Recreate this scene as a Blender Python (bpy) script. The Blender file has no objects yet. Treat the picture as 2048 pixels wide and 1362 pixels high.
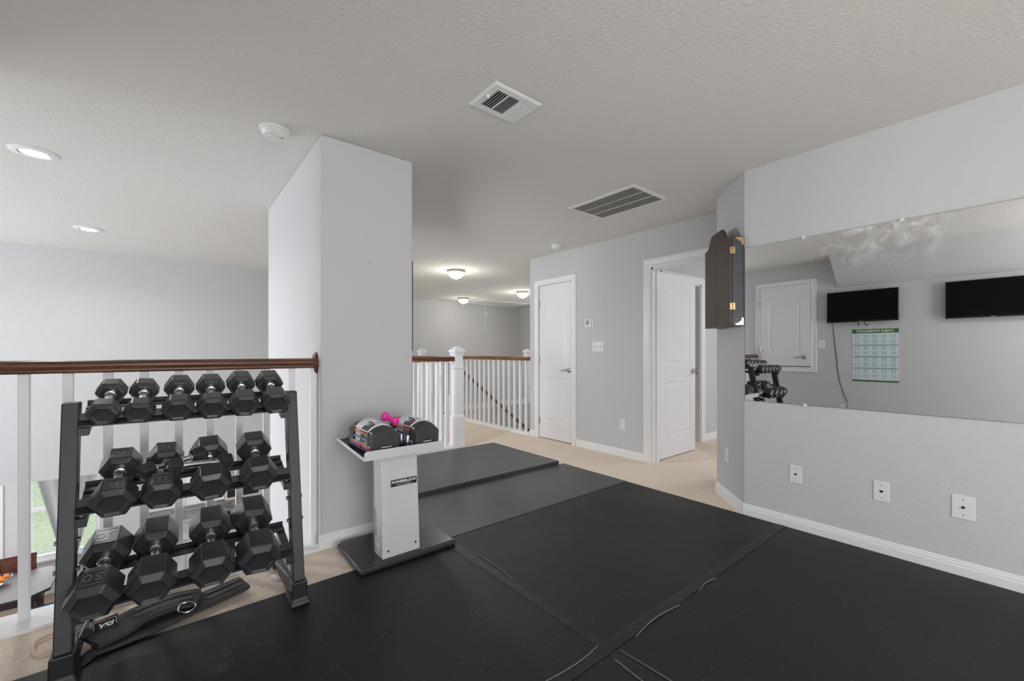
import bpy, math, random
from mathutils import Vector, Matrix
random.seed(7)
S = bpy.context.scene
COL = S.collection
R = math.radians
# ------------------------------------------------------------------ camera, world, exposure
CAMZ = 1.152
cam = bpy.data.objects.new('camera', bpy.data.cameras.new('camera')); COL.objects.link(cam)
cam.location = (0, 0, CAMZ); cam.rotation_euler = (R(90), 0, -R(39.096))
cam.data.sensor_width = 36; cam.data.lens = 14.797; cam.data.shift_y = 0.01123
cam.data.clip_start = .02; cam.data.clip_end = 200
S.camera = cam
S.view_settings.view_transform = 'Standard'; S.view_settings.look = 'None'
S.view_settings.gamma = 1; S.view_settings.use_curve_mapping = False
S.view_settings.exposure = 0.22
W = bpy.data.worlds.new('world'); S.world = W; W.use_nodes = True
W.node_tree.nodes['Background'].inputs[0].default_value = (.80, .88, 1, 1)
W.node_tree.nodes['Background'].inputs[1].default_value = 1.9
S.cycles.max_bounces = 10; S.cycles.diffuse_bounces = 6; S.cycles.glossy_bounces = 5

def area(name, loc, rot, sx, sy, energy, color=(1, 1, 1), spread=180):
    l = bpy.data.lights.new(name, 'AREA'); l.shape = 'RECTANGLE'; l.size = sx; l.size_y = sy
    l.energy = energy; l.color = color; l.spread = R(spread)
    o = bpy.data.objects.new(name, l); COL.objects.link(o); o.location = loc; o.rotation_euler = rot
    return o
def point(name, loc, energy, color=(1, 1, 1), rad=.08):
    l = bpy.data.lights.new(name, 'POINT'); l.energy = energy; l.color = color; l.shadow_soft_size = rad
    o = bpy.data.objects.new(name, l); COL.objects.link(o); o.location = loc
    return o
# daylight through the tall windows of the two-storey room, plus unseen fill lamps added among them
area('daylight_void', (-4.30, 5.2, .7), (0, -R(90), 0), 2.6, 3.6, 37, (.97, .985, 1))
area('void_hall_fill', (-4.25, 6.55, 1.3), (0, -R(90), -R(28)), 1.6, 1.0, 60, (.97, .985, 1))  # second lamp added on the window side, turned to brighten the hall
area('daylight_void_low', (-4.30, 8.5, -1.7), (0, -R(90), 0), 2.0, 3.0, 60, (.98, .985, 1))
area('rear_fill', (.45, -2.90, 1.05), (R(90), 0, 0), 2.2, 1.6, 54, (.96, .98, 1))  # soft fill from behind the camera, through an added unseen window
area('daylight_dining', (-1.6, 10.85, -1.7), (-R(90), 0, 0), 2.2, 1.6, 35, (.97, .99, 1))
area('loft_fill', (9.3, 6.5, 1.2), (0, R(90), 0), 1.6, 2.5, 45, (.97, .98, 1))  # added fill for loft and hall; the wall behind it is solid
point('room_fill', (.1, -.9, 2.1), 20, (.96, .98, 1), .12)  # unseen bulb behind the camera, added to brighten the room
area('hall_fill', (1.47, 3.75, 1.62), (0, R(-57), R(-34)), .16, .16, 14.5, (.94, .97, 1), 165)  # lamp added out of view behind the pillar to lift the hall
area('kitchen_ceiling_light', (.5, 8.7, -.5), (0, 0, 0), 1.2, .6, 22, (1, .97, .93))
area('vestibule_fill', (5.6, 1.2, 2.40), (0, 0, 0), .6, .6, 15, (1, .98, .96))  # unseen lamp added to brighten the room past the doorway
area('bath_ceiling_light', (6.2, 3.4, 2.40), (0, 0, 0), .3, .3, 14, (1, .97, .93))

# ------------------------------------------------------------------ mesh helpers
class MB:
    def __init__(s): s.v = []; s.f = []
    def add(s, vs, fs, M=None):
        n = len(s.v)
        s.v += [tuple(M @ Vector(p)) if M else tuple(p) for p in vs]
        s.f += [tuple(i + n for i in f) for f in fs]
        return s
    def box(s, x0, x1, y0, y1, z0, z1, M=None):
        vs = [(x0, y0, z0), (x1, y0, z0), (x1, y1, z0), (x0, y1, z0), (x0, y0, z1), (x1, y0, z1), (x1, y1, z1), (x0, y1, z1)]
        return s.add(vs, [(0, 3, 2, 1), (4, 5, 6, 7), (0, 1, 5, 4), (1, 2, 6, 5), (2, 3, 7, 6), (3, 0, 4, 7)], M)
    def loft(s, rings, M=None, cap=True, closed=True):
        n = len(rings[0]); vs = [p for r in rings for p in r]; fs = []
        for i in range(len(rings) - 1):
            for j in range(n if closed else n - 1):
                k = (j + 1) % n
                fs.append((i * n + j, i * n + k, (i + 1) * n + k, (i + 1) * n + j))
        if cap:
            fs.append(tuple(reversed(range(n)))); fs.append(tuple(range((len(rings) - 1) * n, len(rings) * n)))
        return s.add(vs, fs, M)
    def prism(s, poly, a, b, axis='z', M=None):   # poly: 2D outline; axis: the direction it is pushed along
        def P(p, t):
            return {'z': (p[0], p[1], t), 'y': (p[0], t, p[1]), 'x': (t, p[0], p[1])}[axis]
        return s.loft([[P(p, a) for p in poly], [P(p, b) for p in poly]], M)
    def lathe(s, prof, n=32, M=None, axis='z'):
        rings = []
        for r, h in prof:
            ring = []
            for i in range(n):
                a = 2 * math.pi * i / n; c, d = r * math.cos(a), r * math.sin(a)
                ring.append({'z': (c, d, h), 'y': (c, h, d), 'x': (h, c, d)}[axis])
            rings.append(ring)
        return s.loft(rings, M)
    def tube(s, pts, r, n=10, M=None, flat=1.0):
        pts = [Vector(p) for p in pts]; rings = []; up = Vector((0, 0, 1))
        for i, p in enumerate(pts):
            d = (pts[min(i + 1, len(pts) - 1)] - pts[max(i - 1, 0)]).normalized()
            a = d.cross(up)
            if a.length < .05: a = d.cross(Vector((1, 0, 0)))
            a.normalize(); b = a.cross(d).normalized(); rr = r[i] if isinstance(r, (list, tuple)) else r
            rings.append([p + a * rr * math.cos(2 * math.pi * k / n) + b * rr * flat * math.sin(2 * math.pi * k / n) for k in range(n)])
        return s.loft(rings, M)
    def build(s, name, mat, parent=None, smooth=False, bevel=0, seg=2, loc=None, rot=None, auto=None):
        me = bpy.data.meshes.new(name); me.from_pydata(s.v, [], s.f); me.update()
        import bmesh
        b = bmesh.new(); b.from_mesh(me); bmesh.ops.recalc_face_normals(b, faces=b.faces); b.to_mesh(me); b.free()
        o = bpy.data.objects.new(name, me); COL.objects.link(o)
        if mat: me.materials.append(mat)
        if smooth:
            for p in me.polygons: p.use_smooth = True
            try: me.set_sharp_from_angle(angle=R(35 if auto is None else auto))
            except Exception: pass
        if bevel:
            m = o.modifiers.new('bevel', 'BEVEL'); m.width = bevel; m.segments = seg; m.limit_method = 'ANGLE'; m.angle_limit = R(30)
        if parent: o.parent = parent
        if loc: o.location = loc
        if rot: o.rotation_euler = rot
        return o

def tag(o, label, cat, group=None, kind=None):
    o['label'] = label; o['category'] = cat
    if group: o['group'] = group
    if kind: o['kind'] = kind
    return o
def thing(name, label, cat, loc=(0, 0, 0), rot=(0, 0, 0), group=None):
    o = bpy.data.objects.new(name, None); COL.objects.link(o); o.location = loc; o.rotation_euler = rot
    o.empty_display_size = .1
    return tag(o, label, cat, group)
def struct(o, label=None, cat=None):
    o['kind'] = 'structure'
    if label: o['label'] = label
    if cat: o['category'] = cat
    return o
def copy_tree(o, parent=None):
    c = o.copy(); COL.objects.link(c); c.parent = parent
    for ch in list(o.children): copy_tree(ch, c)
    return c
def text_mesh(txt, size, name, mat, parent=None, loc=(0, 0, 0), rot=(0, 0, 0), extrude=.0008, sx=1, shear=0, M=None, align='CENTER', offset=0):
    cu = bpy.data.curves.new('txt', 'FONT'); cu.body = txt; cu.size = size; cu.extrude = extrude
    cu.align_x = align; cu.align_y = 'CENTER'; cu.shear = shear; cu.offset = offset; cu.resolution_u = 3
    t = bpy.data.objects.new('txt', cu); COL.objects.link(t)
    dg = bpy.context.evaluated_depsgraph_get(); me = bpy.data.meshes.new_from_object(t.evaluated_get(dg))
    bpy.data.objects.remove(t); me.transform(Matrix.Diagonal((sx, 1, 1, 1)))
    if M: me.transform(M)
    me.materials.clear(); me.materials.append(mat)
    o = bpy.data.objects.new(name, me); COL.objects.link(o)
    if parent: o.parent = parent
    o.location = loc; o.rotation_euler = rot
    return o

# ------------------------------------------------------------------ materials
def mat(name, col, rough=.5, metal=0, bump=None, var=None, spec=.5, emit=None, coat=0):
    m = bpy.data.materials.new(name); m.use_nodes = True; nt = m.node_tree; b = nt.nodes['Principled BSDF']
    b.inputs['Base Color'].default_value = (*col, 1); b.inputs['Roughness'].default_value = rough
    b.inputs['Metallic'].default_value = metal; b.inputs['Specular IOR Level'].default_value = spec
    if coat: b.inputs['Coat Weight'].default_value = coat; b.inputs['Coat Roughness'].default_value = .15
    if emit:
        b.inputs['Emission Color'].default_value = (*emit[0], 1); b.inputs['Emission Strength'].default_value = emit[1]
    tc = nt.nodes.new('ShaderNodeTexCoord')
    if bump:
        n = nt.nodes.new('ShaderNodeTexNoise'); n.inputs['Scale'].default_value = bump[0]; n.inputs['Detail'].default_value = 4
        nt.links.new(tc.outputs['Object'], n.inputs['Vector'])
        bp = nt.nodes.new('ShaderNodeBump'); bp.inputs['Strength'].default_value = bump[1]; bp.inputs['Distance'].default_value = bump[2]
        nt.links.new(n.outputs['Fac'], bp.inputs['Height']); nt.links.new(bp.outputs['Normal'], b.inputs['Normal'])
    if var:   # (scale, low factor, high factor)
        n = nt.nodes.new('ShaderNodeTexNoise'); n.inputs['Scale'].default_value = var[0]; n.inputs['Detail'].default_value = 5
        nt.links.new(tc.outputs['Object'], n.inputs['Vector'])
        r = nt.nodes.new('ShaderNodeValToRGB'); r.color_ramp.elements[0].position = .3; r.color_ramp.elements[1].position = .7
        r.color_ramp.elements[0].color = (*[c * var[1] for c in col], 1); r.color_ramp.elements[1].color = (*[min(1, c * var[2]) for c in col], 1)
        nt.links.new(n.outputs['Fac'], r.inputs['Fac']); nt.links.new(r.outputs['Color'], b.inputs['Base Color'])
    return m
M_wall = mat('wall_paint', (.60, .603, .610), .72, bump=(75, .45, .005), spec=.28)
M_ceil = mat('ceiling_paint', (.74, .725, .695), .85, bump=(66, .6, .006), spec=.2)
M_white = mat('white_trim', (.84, .84, .845), .38)
M_door = mat('white_door', (.82, .82, .825), .42)
M_carpet = mat('carpet', (.95, .81, .68), .95, bump=(260, .7, .008), var=(140, .80, 1.05), spec=.1)
M_blackmetal = mat('black_powdercoat', (.019, .020, .023), .42, bump=(900, .15, .0005))
M_rubber = mat('dumbbell_rubber', (.032, .032, .033), .30, bump=(220, .08, .001), var=(9, .75, 1.35), spec=.6)
M_rubber_hi = mat('embossed_rubber', (.13, .13, .135), .35)
M_chrome = mat('chrome', (.80, .80, .81), .16, 1)
M_knurl = mat('knurled_chrome', (.84, .84, .84), .24, 1, bump=(900, .3, .0004))
M_nickel = mat('satin_nickel', (.52, .50, .48), .28, 1)
M_silver = mat('silver_paint', (.72, .725, .74), .42, .25, var=(4, .95, 1.03))
M_darkplate = mat('weight_plate_urethane', (.052, .052, .054), .42)
M_black = mat('black_plastic', (.012, .012, .013), .35)
M_screen = mat('tv_screen', (.002, .002, .002), .35, spec=.15)
M_brass = mat('brass', (.50, .34, .17), .3, 1)
M_plate = mat('plate_plastic', (.80, .80, .79), .35)
M_dark = mat('dark_hole', (.01, .01, .01), .8)
M_vent = mat('vent_dark', (.10, .095, .085), .7)
M_glasslit = mat('lit_glass', (.9, .86, .78), .3, emit=((1, .88, .70), .45))
M_led = mat('led_disc', (1, 1, 1), .4, emit=((1, .98, .95), 7))
M_strap = mat('strap_webbing', (.030, .030, .032), .75, bump=(500, .5, .001), var=(60, .7, 1.5))
M_strap2 = mat('strap_stripe', (.075, .075, .08), .7, bump=(500, .5, .001))
M_pink = mat('pink_vinyl', (.86, .035, .38), .35)
M_fabric = mat('curtain_fabric', (.36, .36, .37), .9, bump=(40, .3, .01))
M_tabletop = mat('dark_table_wood', (.035, .022, .022), .45, var=(6, .7, 1.4))
M_chair = mat('chair_wood', (.10, .035, .022), .3, var=(6, .7, 1.3))
M_leather = mat('seat_leather', (.05, .07, .12), .25)
M_orange = mat('orange_peel', (.95, .28, .02), .5, bump=(90, .3, .002))
M_slat = mat('blind_slat', (.82, .82, .82), .5)
M_bowl = mat('bowl_glass', (.9, .92, .93), .03); M_bowl.node_tree.nodes['Principled BSDF'].inputs['Transmission Weight'].default_value = 1; M_bowl.node_tree.nodes['Principled BSDF'].inputs['IOR'].default_value = 1.2
M_cab = mat('kitchen_white', (.74, .74, .745), .4)
M_stone = mat('countertop', (.62, .62, .62), .25, var=(30, .8, 1.1))
M_tile = mat('bath_tile', (.36, .36, .37), .3, var=(3, .8, 1.15))
M_steel = mat('steel_bolt', (.25, .25, .26), .4, 1)
M_cream = mat('beige_loop', (.66, .52, .38), .6)

def wood(name, c1, c2, axis, rough=.3):
    m = bpy.data.materials.new(name); m.use_nodes = True; nt = m.node_tree; b = nt.nodes['Principled BSDF']
    b.inputs['Roughness'].default_value = rough
    tc = nt.nodes.new('ShaderNodeTexCoord'); mp = nt.nodes.new('ShaderNodeMapping')
    mp.inputs['Scale'].default_value = {'x': (2.2, 55, 55), 'y': (55, 2.2, 55)}[axis]
    n = nt.nodes.new('ShaderNodeTexNoise'); n.inputs['Scale'].default_value = 1.4; n.inputs['Detail'].default_value = 6
    r = nt.nodes.new('ShaderNodeValToRGB'); r.color_ramp.elements[0].position = .32; r.color_ramp.elements[1].position = .68
    r.color_ramp.elements[0].color = (*c1, 1); r.color_ramp.elements[1].color = (*c2, 1)
    for a, c in ((tc.outputs['Object'], mp.inputs['Vector']), (mp.outputs['Vector'], n.inputs['Vector']), (n.outputs['Fac'], r.inputs['Fac']), (r.outputs['Color'], b.inputs['Base Color'])):
        nt.links.new(a, c)
    return m
M_woodx = wood('handrail_wood_x', (.045, .014, .008), (.20, .075, .035), 'x')
M_woody = wood('handrail_wood_y', (.11, .040, .016), (.26, .115, .05), 'y')
M_dart = wood('cabinet_wood', (.040, .021, .012), (.066, .036, .022), 'y', .45)
M_dartside = mat('cabinet_side', (.045, .055, .065), .4, var=(14, .8, 1.3))

def speckled(name, col, rough, dens, dusty, spec=.5):
    m = bpy.data.materials.new(name); m.use_nodes = True; nt = m.node_tree; b = nt.nodes['Principled BSDF']
    tc = nt.nodes.new('ShaderNodeTexCoord')
    v = nt.nodes.new('ShaderNodeTexVoronoi'); v.inputs['Scale'].default_value = 60; nt.links.new(tc.outputs['Object'], v.inputs['Vector'])
    lt = nt.nodes.new('ShaderNodeMath'); lt.operation = 'LESS_THAN'; lt.inputs[1].default_value = .075; nt.links.new(v.outputs['Distance'], lt.inputs[0])
    sep = nt.nodes.new('ShaderNodeSeparateColor'); nt.links.new(v.outputs['Color'], sep.inputs[0])
    g = nt.nodes.new('ShaderNodeMath'); g.operation = 'LESS_THAN'; g.inputs[1].default_value = dens; nt.links.new(sep.outputs[0], g.inputs[0])
    mu = nt.nodes.new('ShaderNodeMath'); mu.operation = 'MULTIPLY'; nt.links.new(lt.outputs[0], mu.inputs[0]); nt.links.new(g.outputs[0], mu.inputs[1])
    n = nt.nodes.new('ShaderNodeTexNoise'); n.inputs['Scale'].default_value = 1.3; n.inputs['Detail'].default_value = 6; n.inputs['Roughness'].default_value = .65
    nt.links.new(tc.outputs['Object'], n.inputs['Vector'])
    r = nt.nodes.new('ShaderNodeValToRGB'); r.color_ramp.elements[0].position = .35; r.color_ramp.elements[1].position = .75
    r.color_ramp.elements[0].color = (*[c * .85 for c in col], 1); r.color_ramp.elements[1].color = (*[c * dusty for c in col], 1)
    nt.links.new(n.outputs['Fac'], r.inputs['Fac'])
    mx = nt.nodes.new('ShaderNodeMixRGB'); nt.links.new(mu.outputs[0], mx.inputs[0]); nt.links.new(r.outputs['Color'], mx.inputs[1]); mx.inputs[2].default_value = (.32, .32, .32, 1)
    nt.links.new(mx.outputs[0], b.inputs['Base Color'])
    rr = nt.nodes.new('ShaderNodeMapRange'); rr.inputs[1].default_value = .3; rr.inputs[2].default_value = .7; rr.inputs[3].default_value = rough - .05; rr.inputs[4].default_value = rough + .1
    nt.links.new(n.outputs['Fac'], rr.inputs[0]); nt.links.new(rr.outputs[0], b.inputs['Roughness'])
    n2 = nt.nodes.new('ShaderNodeTexNoise'); n2.inputs['Scale'].default_value = 170; nt.links.new(tc.outputs['Object'], n2.inputs['Vector'])
    bp = nt.nodes.new('ShaderNodeBump'); bp.inputs['Strength'].default_value = .35; bp.inputs['Distance'].default_value = .002
    nt.links.new(n2.outputs['Fac'], bp.inputs['Height']); nt.links.new(bp.outputs['Normal'], b.inputs['Normal'])
    return m
M_mat = speckled('rubber_mat', (.012, .012, .0122), .50, .65, 1.5); M_mat.node_tree.nodes['Principled BSDF'].inputs['Specular IOR Level'].default_value = .36
M_mat2 = speckled('stall_mat', (.038, .038, .0385), .38, .02, 2.2)
M_tape = mat('black_tape', (.008, .008, .0085), .48, bump=(14, .5, .01))

def mirror_mat():
    m = bpy.data.materials.new('mirror_glass'); m.use_nodes = True; nt = m.node_tree; b = nt.nodes['Principled BSDF']
    b.inputs['Base Color'].default_value = (.86, .87, .87, 1); b.inputs['Metallic'].default_value = 1; b.inputs['Roughness'].default_value = .012
    out = nt.nodes['Material Output']
    # cleaning smears near the top edge of the glass: dried streaks with their own shape
    d = nt.nodes.new('ShaderNodeBsdfDiffuse'); d.inputs[0].default_value = (.8, .8, .8, 1)
    tc = nt.nodes.new('ShaderNodeTexCoord')
    n = nt.nodes.new('ShaderNodeTexNoise'); n.inputs['Scale'].default_value = 11; n.inputs['Detail'].default_value = 7; n.inputs['Distortion'].default_value = 1.6
    nt.links.new(tc.outputs['Object'], n.inputs['Vector'])
    r = nt.nodes.new('ShaderNodeMapRange'); r.inputs[1].default_value = .42; r.inputs[2].default_value = .75; r.inputs[3].default_value = 0; r.inputs[4].default_value = .75
    nt.links.new(n.outputs['Fac'], r.inputs[0])
    sp = nt.nodes.new('ShaderNodeSeparateXYZ'); nt.links.new(tc.outputs['Object'], sp.inputs[0])
    def rng(sock, a, b_, c, e):
        q = nt.nodes.new('ShaderNodeMapRange'); q.inputs[1].default_value = a; q.inputs[2].default_value = b_; q.inputs[3].default_value = c; q.inputs[4].default_value = e
        nt.links.new(sock, q.inputs[0]); return q.outputs[0]
    def mul(a, c):
        q = nt.nodes.new('ShaderNodeMath'); q.operation = 'MULTIPLY'; nt.links.new(a, q.inputs[0]); nt.links.new(c, q.inputs[1]); return q.outputs[0]
    z = rng(sp.outputs[2], 1.60, 1.90, 0, 1); y1 = rng(sp.outputs[1], .20, .34, 0, 1); y2 = rng(sp.outputs[1], .95, .62, 0, 1)
    fac = mul(mul(r.outputs[0], z), mul(y1, y2))
    mx = nt.nodes.new('ShaderNodeMixShader'); nt.links.new(fac, mx.inputs[0]); nt.links.new(b.outputs[0], mx.inputs[1]); nt.links.new(d.outputs[0], mx.inputs[2])
    nt.links.new(mx.outputs[0], out.inputs[0]); return m
M_mirror = mirror_mat()

def splash_mat():
    m = bpy.data.materials.new('mosaic_backsplash'); m.use_nodes = True; nt = m.node_tree; b = nt.nodes['Principled BSDF']
    tc = nt.nodes.new('ShaderNodeTexCoord'); mp = nt.nodes.new('ShaderNodeMapping'); mp.inputs['Rotation'].default_value = (R(90), 0, 0)
    br = nt.nodes.new('ShaderNodeTexBrick'); br.inputs['Scale'].default_value = 1; br.inputs['Brick Width'].default_value = .16; br.inputs['Row Height'].default_value = .026
    br.inputs['Mortar Size'].default_value = .002; br.inputs['Color1'].default_value = (.75, .75, .75, 1); br.inputs['Color2'].default_value = (.16, .16, .17, 1)
    br.inputs['Mortar'].default_value = (.6, .6, .6, 1); br.inputs['Bias'].default_value = -.35
    nt.links.new(tc.outputs['Object'], mp.inputs[0]); nt.links.new(mp.outputs[0], br.inputs[0]); nt.links.new(br.outputs[0], b.inputs['Base Color'])
    b.inputs['Roughness'].default_value = .25; return m
M_splash = splash_mat()

# ------------------------------------------------------------------ setting: upper storey
CZ = 2.44; FZ = -.012; XR = 3.18; XH = 3.91; XL = -.85
def bx(name, m, x0, x1, y0, y1, z0, z1, **k): return MB().box(x0, x1, y0, y1, z0, z1).build(name, m, **k)
fl = MB()
for a in ((-.97, 10, -3.1, 2.62), (.69, 10, 2.62, 2.81), (1.0, 10, 2.81, 4.34), (2.63, 3.96, 4.34, 9.4), (3.96, 9.4, 7.4, 9.4)): fl.box(a[0], a[1], a[2], a[3], -.04, FZ)
struct(fl.build('floor', M_carpet))
sl = MB()
for a in ((-.97, 10, -3.1, 2.79), (.70, 10, 2.79, 4.35), (2.64, 3.95, 4.35, 9.4), (3.95, 9.4, 7.46, 9.4)): sl.box(a[0], a[1], a[2], a[3], -.41, -.04)
struct(sl.build('trim_1', M_wall))                                   # the floor structure's painted edge
struct(bx('ceiling', M_ceil, -5, 10, -3.1, 11.6, CZ, CZ + .1))
# mirror wall, 45 degree wall, return, hall wall
struct(bx('wall_right', M_wall, XR, XR + .12, -3.1, 1.284, -.04, CZ))
A = Vector((XR, 1.284)); B = Vector((3.545, 1.649))
w = MB().prism([(A.x, A.y), (B.x, B.y), (B.x + .12, B.y), (XR + .12, A.y)], -.04, CZ)
struct(w.build('wall_angled', M_wall))
struct(bx('wall_return', M_wall, B.x + .12, XH + .005, 1.53, 1.649, -.04, CZ))
# hall wall with a closet door opening and a wide doorway
OD0, OD1, ODZ = 1.737, 2.497, 2.035      # doorway
CD0, CD1, CDZ = 3.615, 4.235, 2.05       # closet door
def wallx(name, x, t, spans, ya, yb):
    m = MB(); y = ya
    for a, b, z in spans:
        m.box(x, x + t, y, a, -.04, CZ); m.box(x, x + t, a, b, z, CZ); y = b
    m.box(x, x + t, y, yb, -.04, CZ)
    return struct(m.build(name, M_wall))
wallx('wall_hall', XH, .12, [(OD0, OD1, ODZ), (CD0, CD1, CDZ)], 1.649, 4.41)
struct(bx('wall_hall_end', M_wall, XH + .12, 9.4, 4.29, 4.41, -3.2, CZ))
struct(bx('wall_closet', M_dark, XH + .5, XH + .52, 3.5, 4.28, -.04, CZ))
# loft
struct(bx('wall_far', M_wall, 2.6, 9.4, 9.3, 9.42, -.04, CZ))
struct(bx('wall_loft_side', M_wall, 7.855, 9.4, 8.2, 9.3, -.04, CZ))
struct(bx('wall_loft_right', M_wall, 9.32, 9.44, 4.3, 9.42, -3.2, CZ))
# block wall between the game room and the void
struct(bx('wall_center', M_wall, .69, 1.275, 2.636, 4.35, -.41, CZ, bevel=.012, seg=3))
# wall above the dining room and its pier; partition of kitchen and dining room
m = MB().box(-4.4, 2.62, 7.55, 7.70, -.41, CZ).box(-.676, -.247, 7.55, 7.7, -3.15, -.41).box(1.9, 2.62, 7.55, 7.7, -3.15, -.41)
struct(m.build('wall_void_far', M_wall))
struct(bx('wall_partition', M_wall, -.55, -.40, 7.7, 11.0, -3.15, -.41))
struct(bx('wall_void_right', M_wall, 2.62, 2.64, 4.34, 9.3, -3.15, -.04))
struct(bx('ceiling_lower', M_ceil, -4.4, 2.62, 7.7, 11.1, -.43, -.33))
struct(bx('floor_lower', mat('lower_floor', (.30, .22, .16), .45), -4.5, 9.4, -3.1, 11.1, -3.25, -3.15))
struct(bx('wall_void_near', M_wall, -4.4, 3.0, 2.60, 2.66, -3.15, -.41))
# void left wall with window openings
m = MB().box(-4.52, -4.40, 2.6, 3.3, -3.15, CZ).box(-4.52, -4.40, 7.1, 7.7, -3.15, CZ).box(-4.52, -4.4, 3.3, 7.1, 2.15, CZ).box(-4.52, -4.4, 3.3, 7.1, -1.0, -.7)
m.box(-4.52, -4.4, 3.3, 7.1, -3.15, -2.4).box(-4.52, -4.4, 5.1, 5.3, -2.4, 2.15).box(-4.52, -4.4, 7.7, 11.1, -3.15, -2.7).box(-4.52, -4.4, 7.7, 11.1, -.7, -.4).box(-4.52, -4.4, 10.2, 11.1, -2.7, -.7)
struct(m.build('wall_void_left', M_wall))
struct(bx('wall_void_front', M_wall, -4.52, XL - .12, 2.60, 2.72, -.41, CZ))
# left wall of the game room with the roof slope
sm = MB().box(XL - .12, XL, -3.1, 2.62, -.04, CZ)
struct(sm.build('wall_left', M_wall))
struct(bx('wall_left_end', M_wall, XL - .12, XL, 2.62, 3.05, -.41, CZ))
struct(MB().prism([(XL, CZ), (XL, 2.04), (-.42, CZ)], -3.1, 1.68, 'y').build('ceiling_slope', M_wall))
# unseen rear wall with an opening added for the fill lamp
m = MB().box(-.97, -.7, -3.12, -3.0, -.04, CZ).box(1.6, 3.3, -3.12, -3.0, -.04, CZ).box(-.7, 1.6, -3.12, -3.0, -.04, .22).box(-.7, 1.6, -3.12, -3, 1.88, CZ)
struct(m.build('wall_back', M_wall))
# room beyond the doorway, and the bathroom behind it
m = MB().box(4.03, 4.50, 2.70, 2.82, -.04, CZ).box(4.50, 5.36, 2.70, 2.82, 2.02, CZ).box(5.36, 7.6, 2.70, 2.82, -.04, CZ)
struct(m.build('wall_vestibule', M_wall))
struct(bx('wall_bath_back', M_tile, 4.15, 7.4, 4.18, 4.28, -.04, CZ))
struct(bx('wall_bath_right', M_tile, 7.3, 7.4, 2.82, 4.18, -.04, CZ))
struct(bx('wall_vestibule_right', M_wall, 7.5, 7.6, -3.1, 2.7, -.04, CZ))
struct(bx('wall_bath_left', M_wall, 4.03, 4.15, 2.82, 4.29, -.04, CZ))

# baseboards (stepped colonial profile)
def base_run(name, p, q, n, h=.085):
    p = Vector(p); q = Vector(q); d = (q - p).normalized(); n = Vector(n).normalized()
    prof = [(0, 0), (.014, 0), (.014, h * .62), (.011, h * .68), (.011, h * .80), (.007, h * .86), (.007, h * .95), (.003, h), (0, h)]
    rings = [[(c.x + n.x * a, c.y + n.y * a, FZ + b) for a, b in prof] for c in (p, q)]
    return struct(MB().loft(rings).build(name, M_white))
base_run('baseboard_right', (XR, -3), (XR, A.y + .006), (-1, 0))
base_run('baseboard_angled', A, B, (-.707, .707))
base_run('baseboard_hall', (XH, OD1 + .09), (XH, CD0 - .075), (-1, 0))
base_run('baseboard_hall_end', (XH, CD1 + .075), (XH, 4.41), (-1, 0))
base_run('baseboard_center', (.676, 2.636), (1.289, 2.636), (0, -1))
base_run('baseboard_left', (XL, -3), (XL, 2.62), (1, 0))
base_run('baseboard_far', (2.7, 9.3), (7.85, 9.3), (0, -1))
base_run('baseboard_vestibule', (5.44, 2.70), (7.5, 2.70), (0, -1))
struct(bx('trim_2', M_white, 3.95, 9.3, 7.385, 7.40, -.05, .07))                    # white stringer edge of the loft floor over the stairwell
struct(bx('trim_3', M_white, -.85, .69, 2.62, 2.81, -.03, .004, bevel=.003))        # white ledge under the left railing
struct(bx('trim_4', M_white, 1.275, 2.63, 4.30, 4.42, -.03, .03, bevel=.003))
struct(bx('trim_5', M_white, 3.87, 3.96, 4.41, 6.40, -.03, .025, bevel=.003))
struct(bx('trim_6', M_white, 2.60, 2.70, 4.42, 7.55, -.03, .03, bevel=.003))

# door casings: profile swept round three sides
def casing(name, u0, u1, ztop, z0, place, wd=.075, sill=False):
    """place(u, out, z) -> world point; u along the wall, out away from it"""
    prof = [(0, 0), (0, .014), (.012, .018), (wd * .35, .012), (wd * .8, .017), (wd, .017), (wd, 0)]
    m = MB()
    path = [(u0, z0, -1, 0), (u0, ztop, -1, 1), (u1, ztop, 1, 1), (u1, z0, 1, 0)]
    if sill: path = [(u0, z0, -1, -1), (u0, ztop, -1, 1), (u1, ztop, 1, 1), (u1, z0, 1, -1), (u0, z0, -1, -1)]
    rings = [[place(u + su * a, b, z + sz * a) for a, b in prof] for u, z, su, sz in path]
    return m.loft(rings, cap=not sill).build(name, M_white)
struct(casing('trim_7', OD0, OD1, ODZ, FZ, lambda u, o, z: (XH - o, u, z), .088))
struct(casing('trim_8', CD0, CD1, CDZ, FZ, lambda u, o, z: (XH - o, u, z), .068))
struct(casing('trim_9', 4.50, 5.36, 2.02, FZ, lambda u, o, z: (u, 2.70 - o, z), .085))
jm = MB()
for y in (OD0, OD1 - .018): jm.box(XH - .002, XH + .122, y, y + .018, FZ, ODZ)
jm.box(XH - .002, XH + .122, OD0, OD1, ODZ - .018, ODZ); jm.box(XH + .05, XH + .085, OD1 - .030, OD1 - .018, FZ, ODZ - .018)
struct(jm.build('trim_10', M_white))
jm = MB().box(4.50, 4.518, 2.698, 2.822, FZ, 2.02).box(5.342, 5.36, 2.698, 2.822, FZ, 2.02).box(4.5, 5.36, 2.698, 2.822, 2.002, 2.02)
struct(jm.build('trim_11', M_white))
jm = MB().box(5.337, 5.344, 2.74, 2.775, .86, .93)
struct(jm.build('trim_12', M_nickel))

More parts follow.
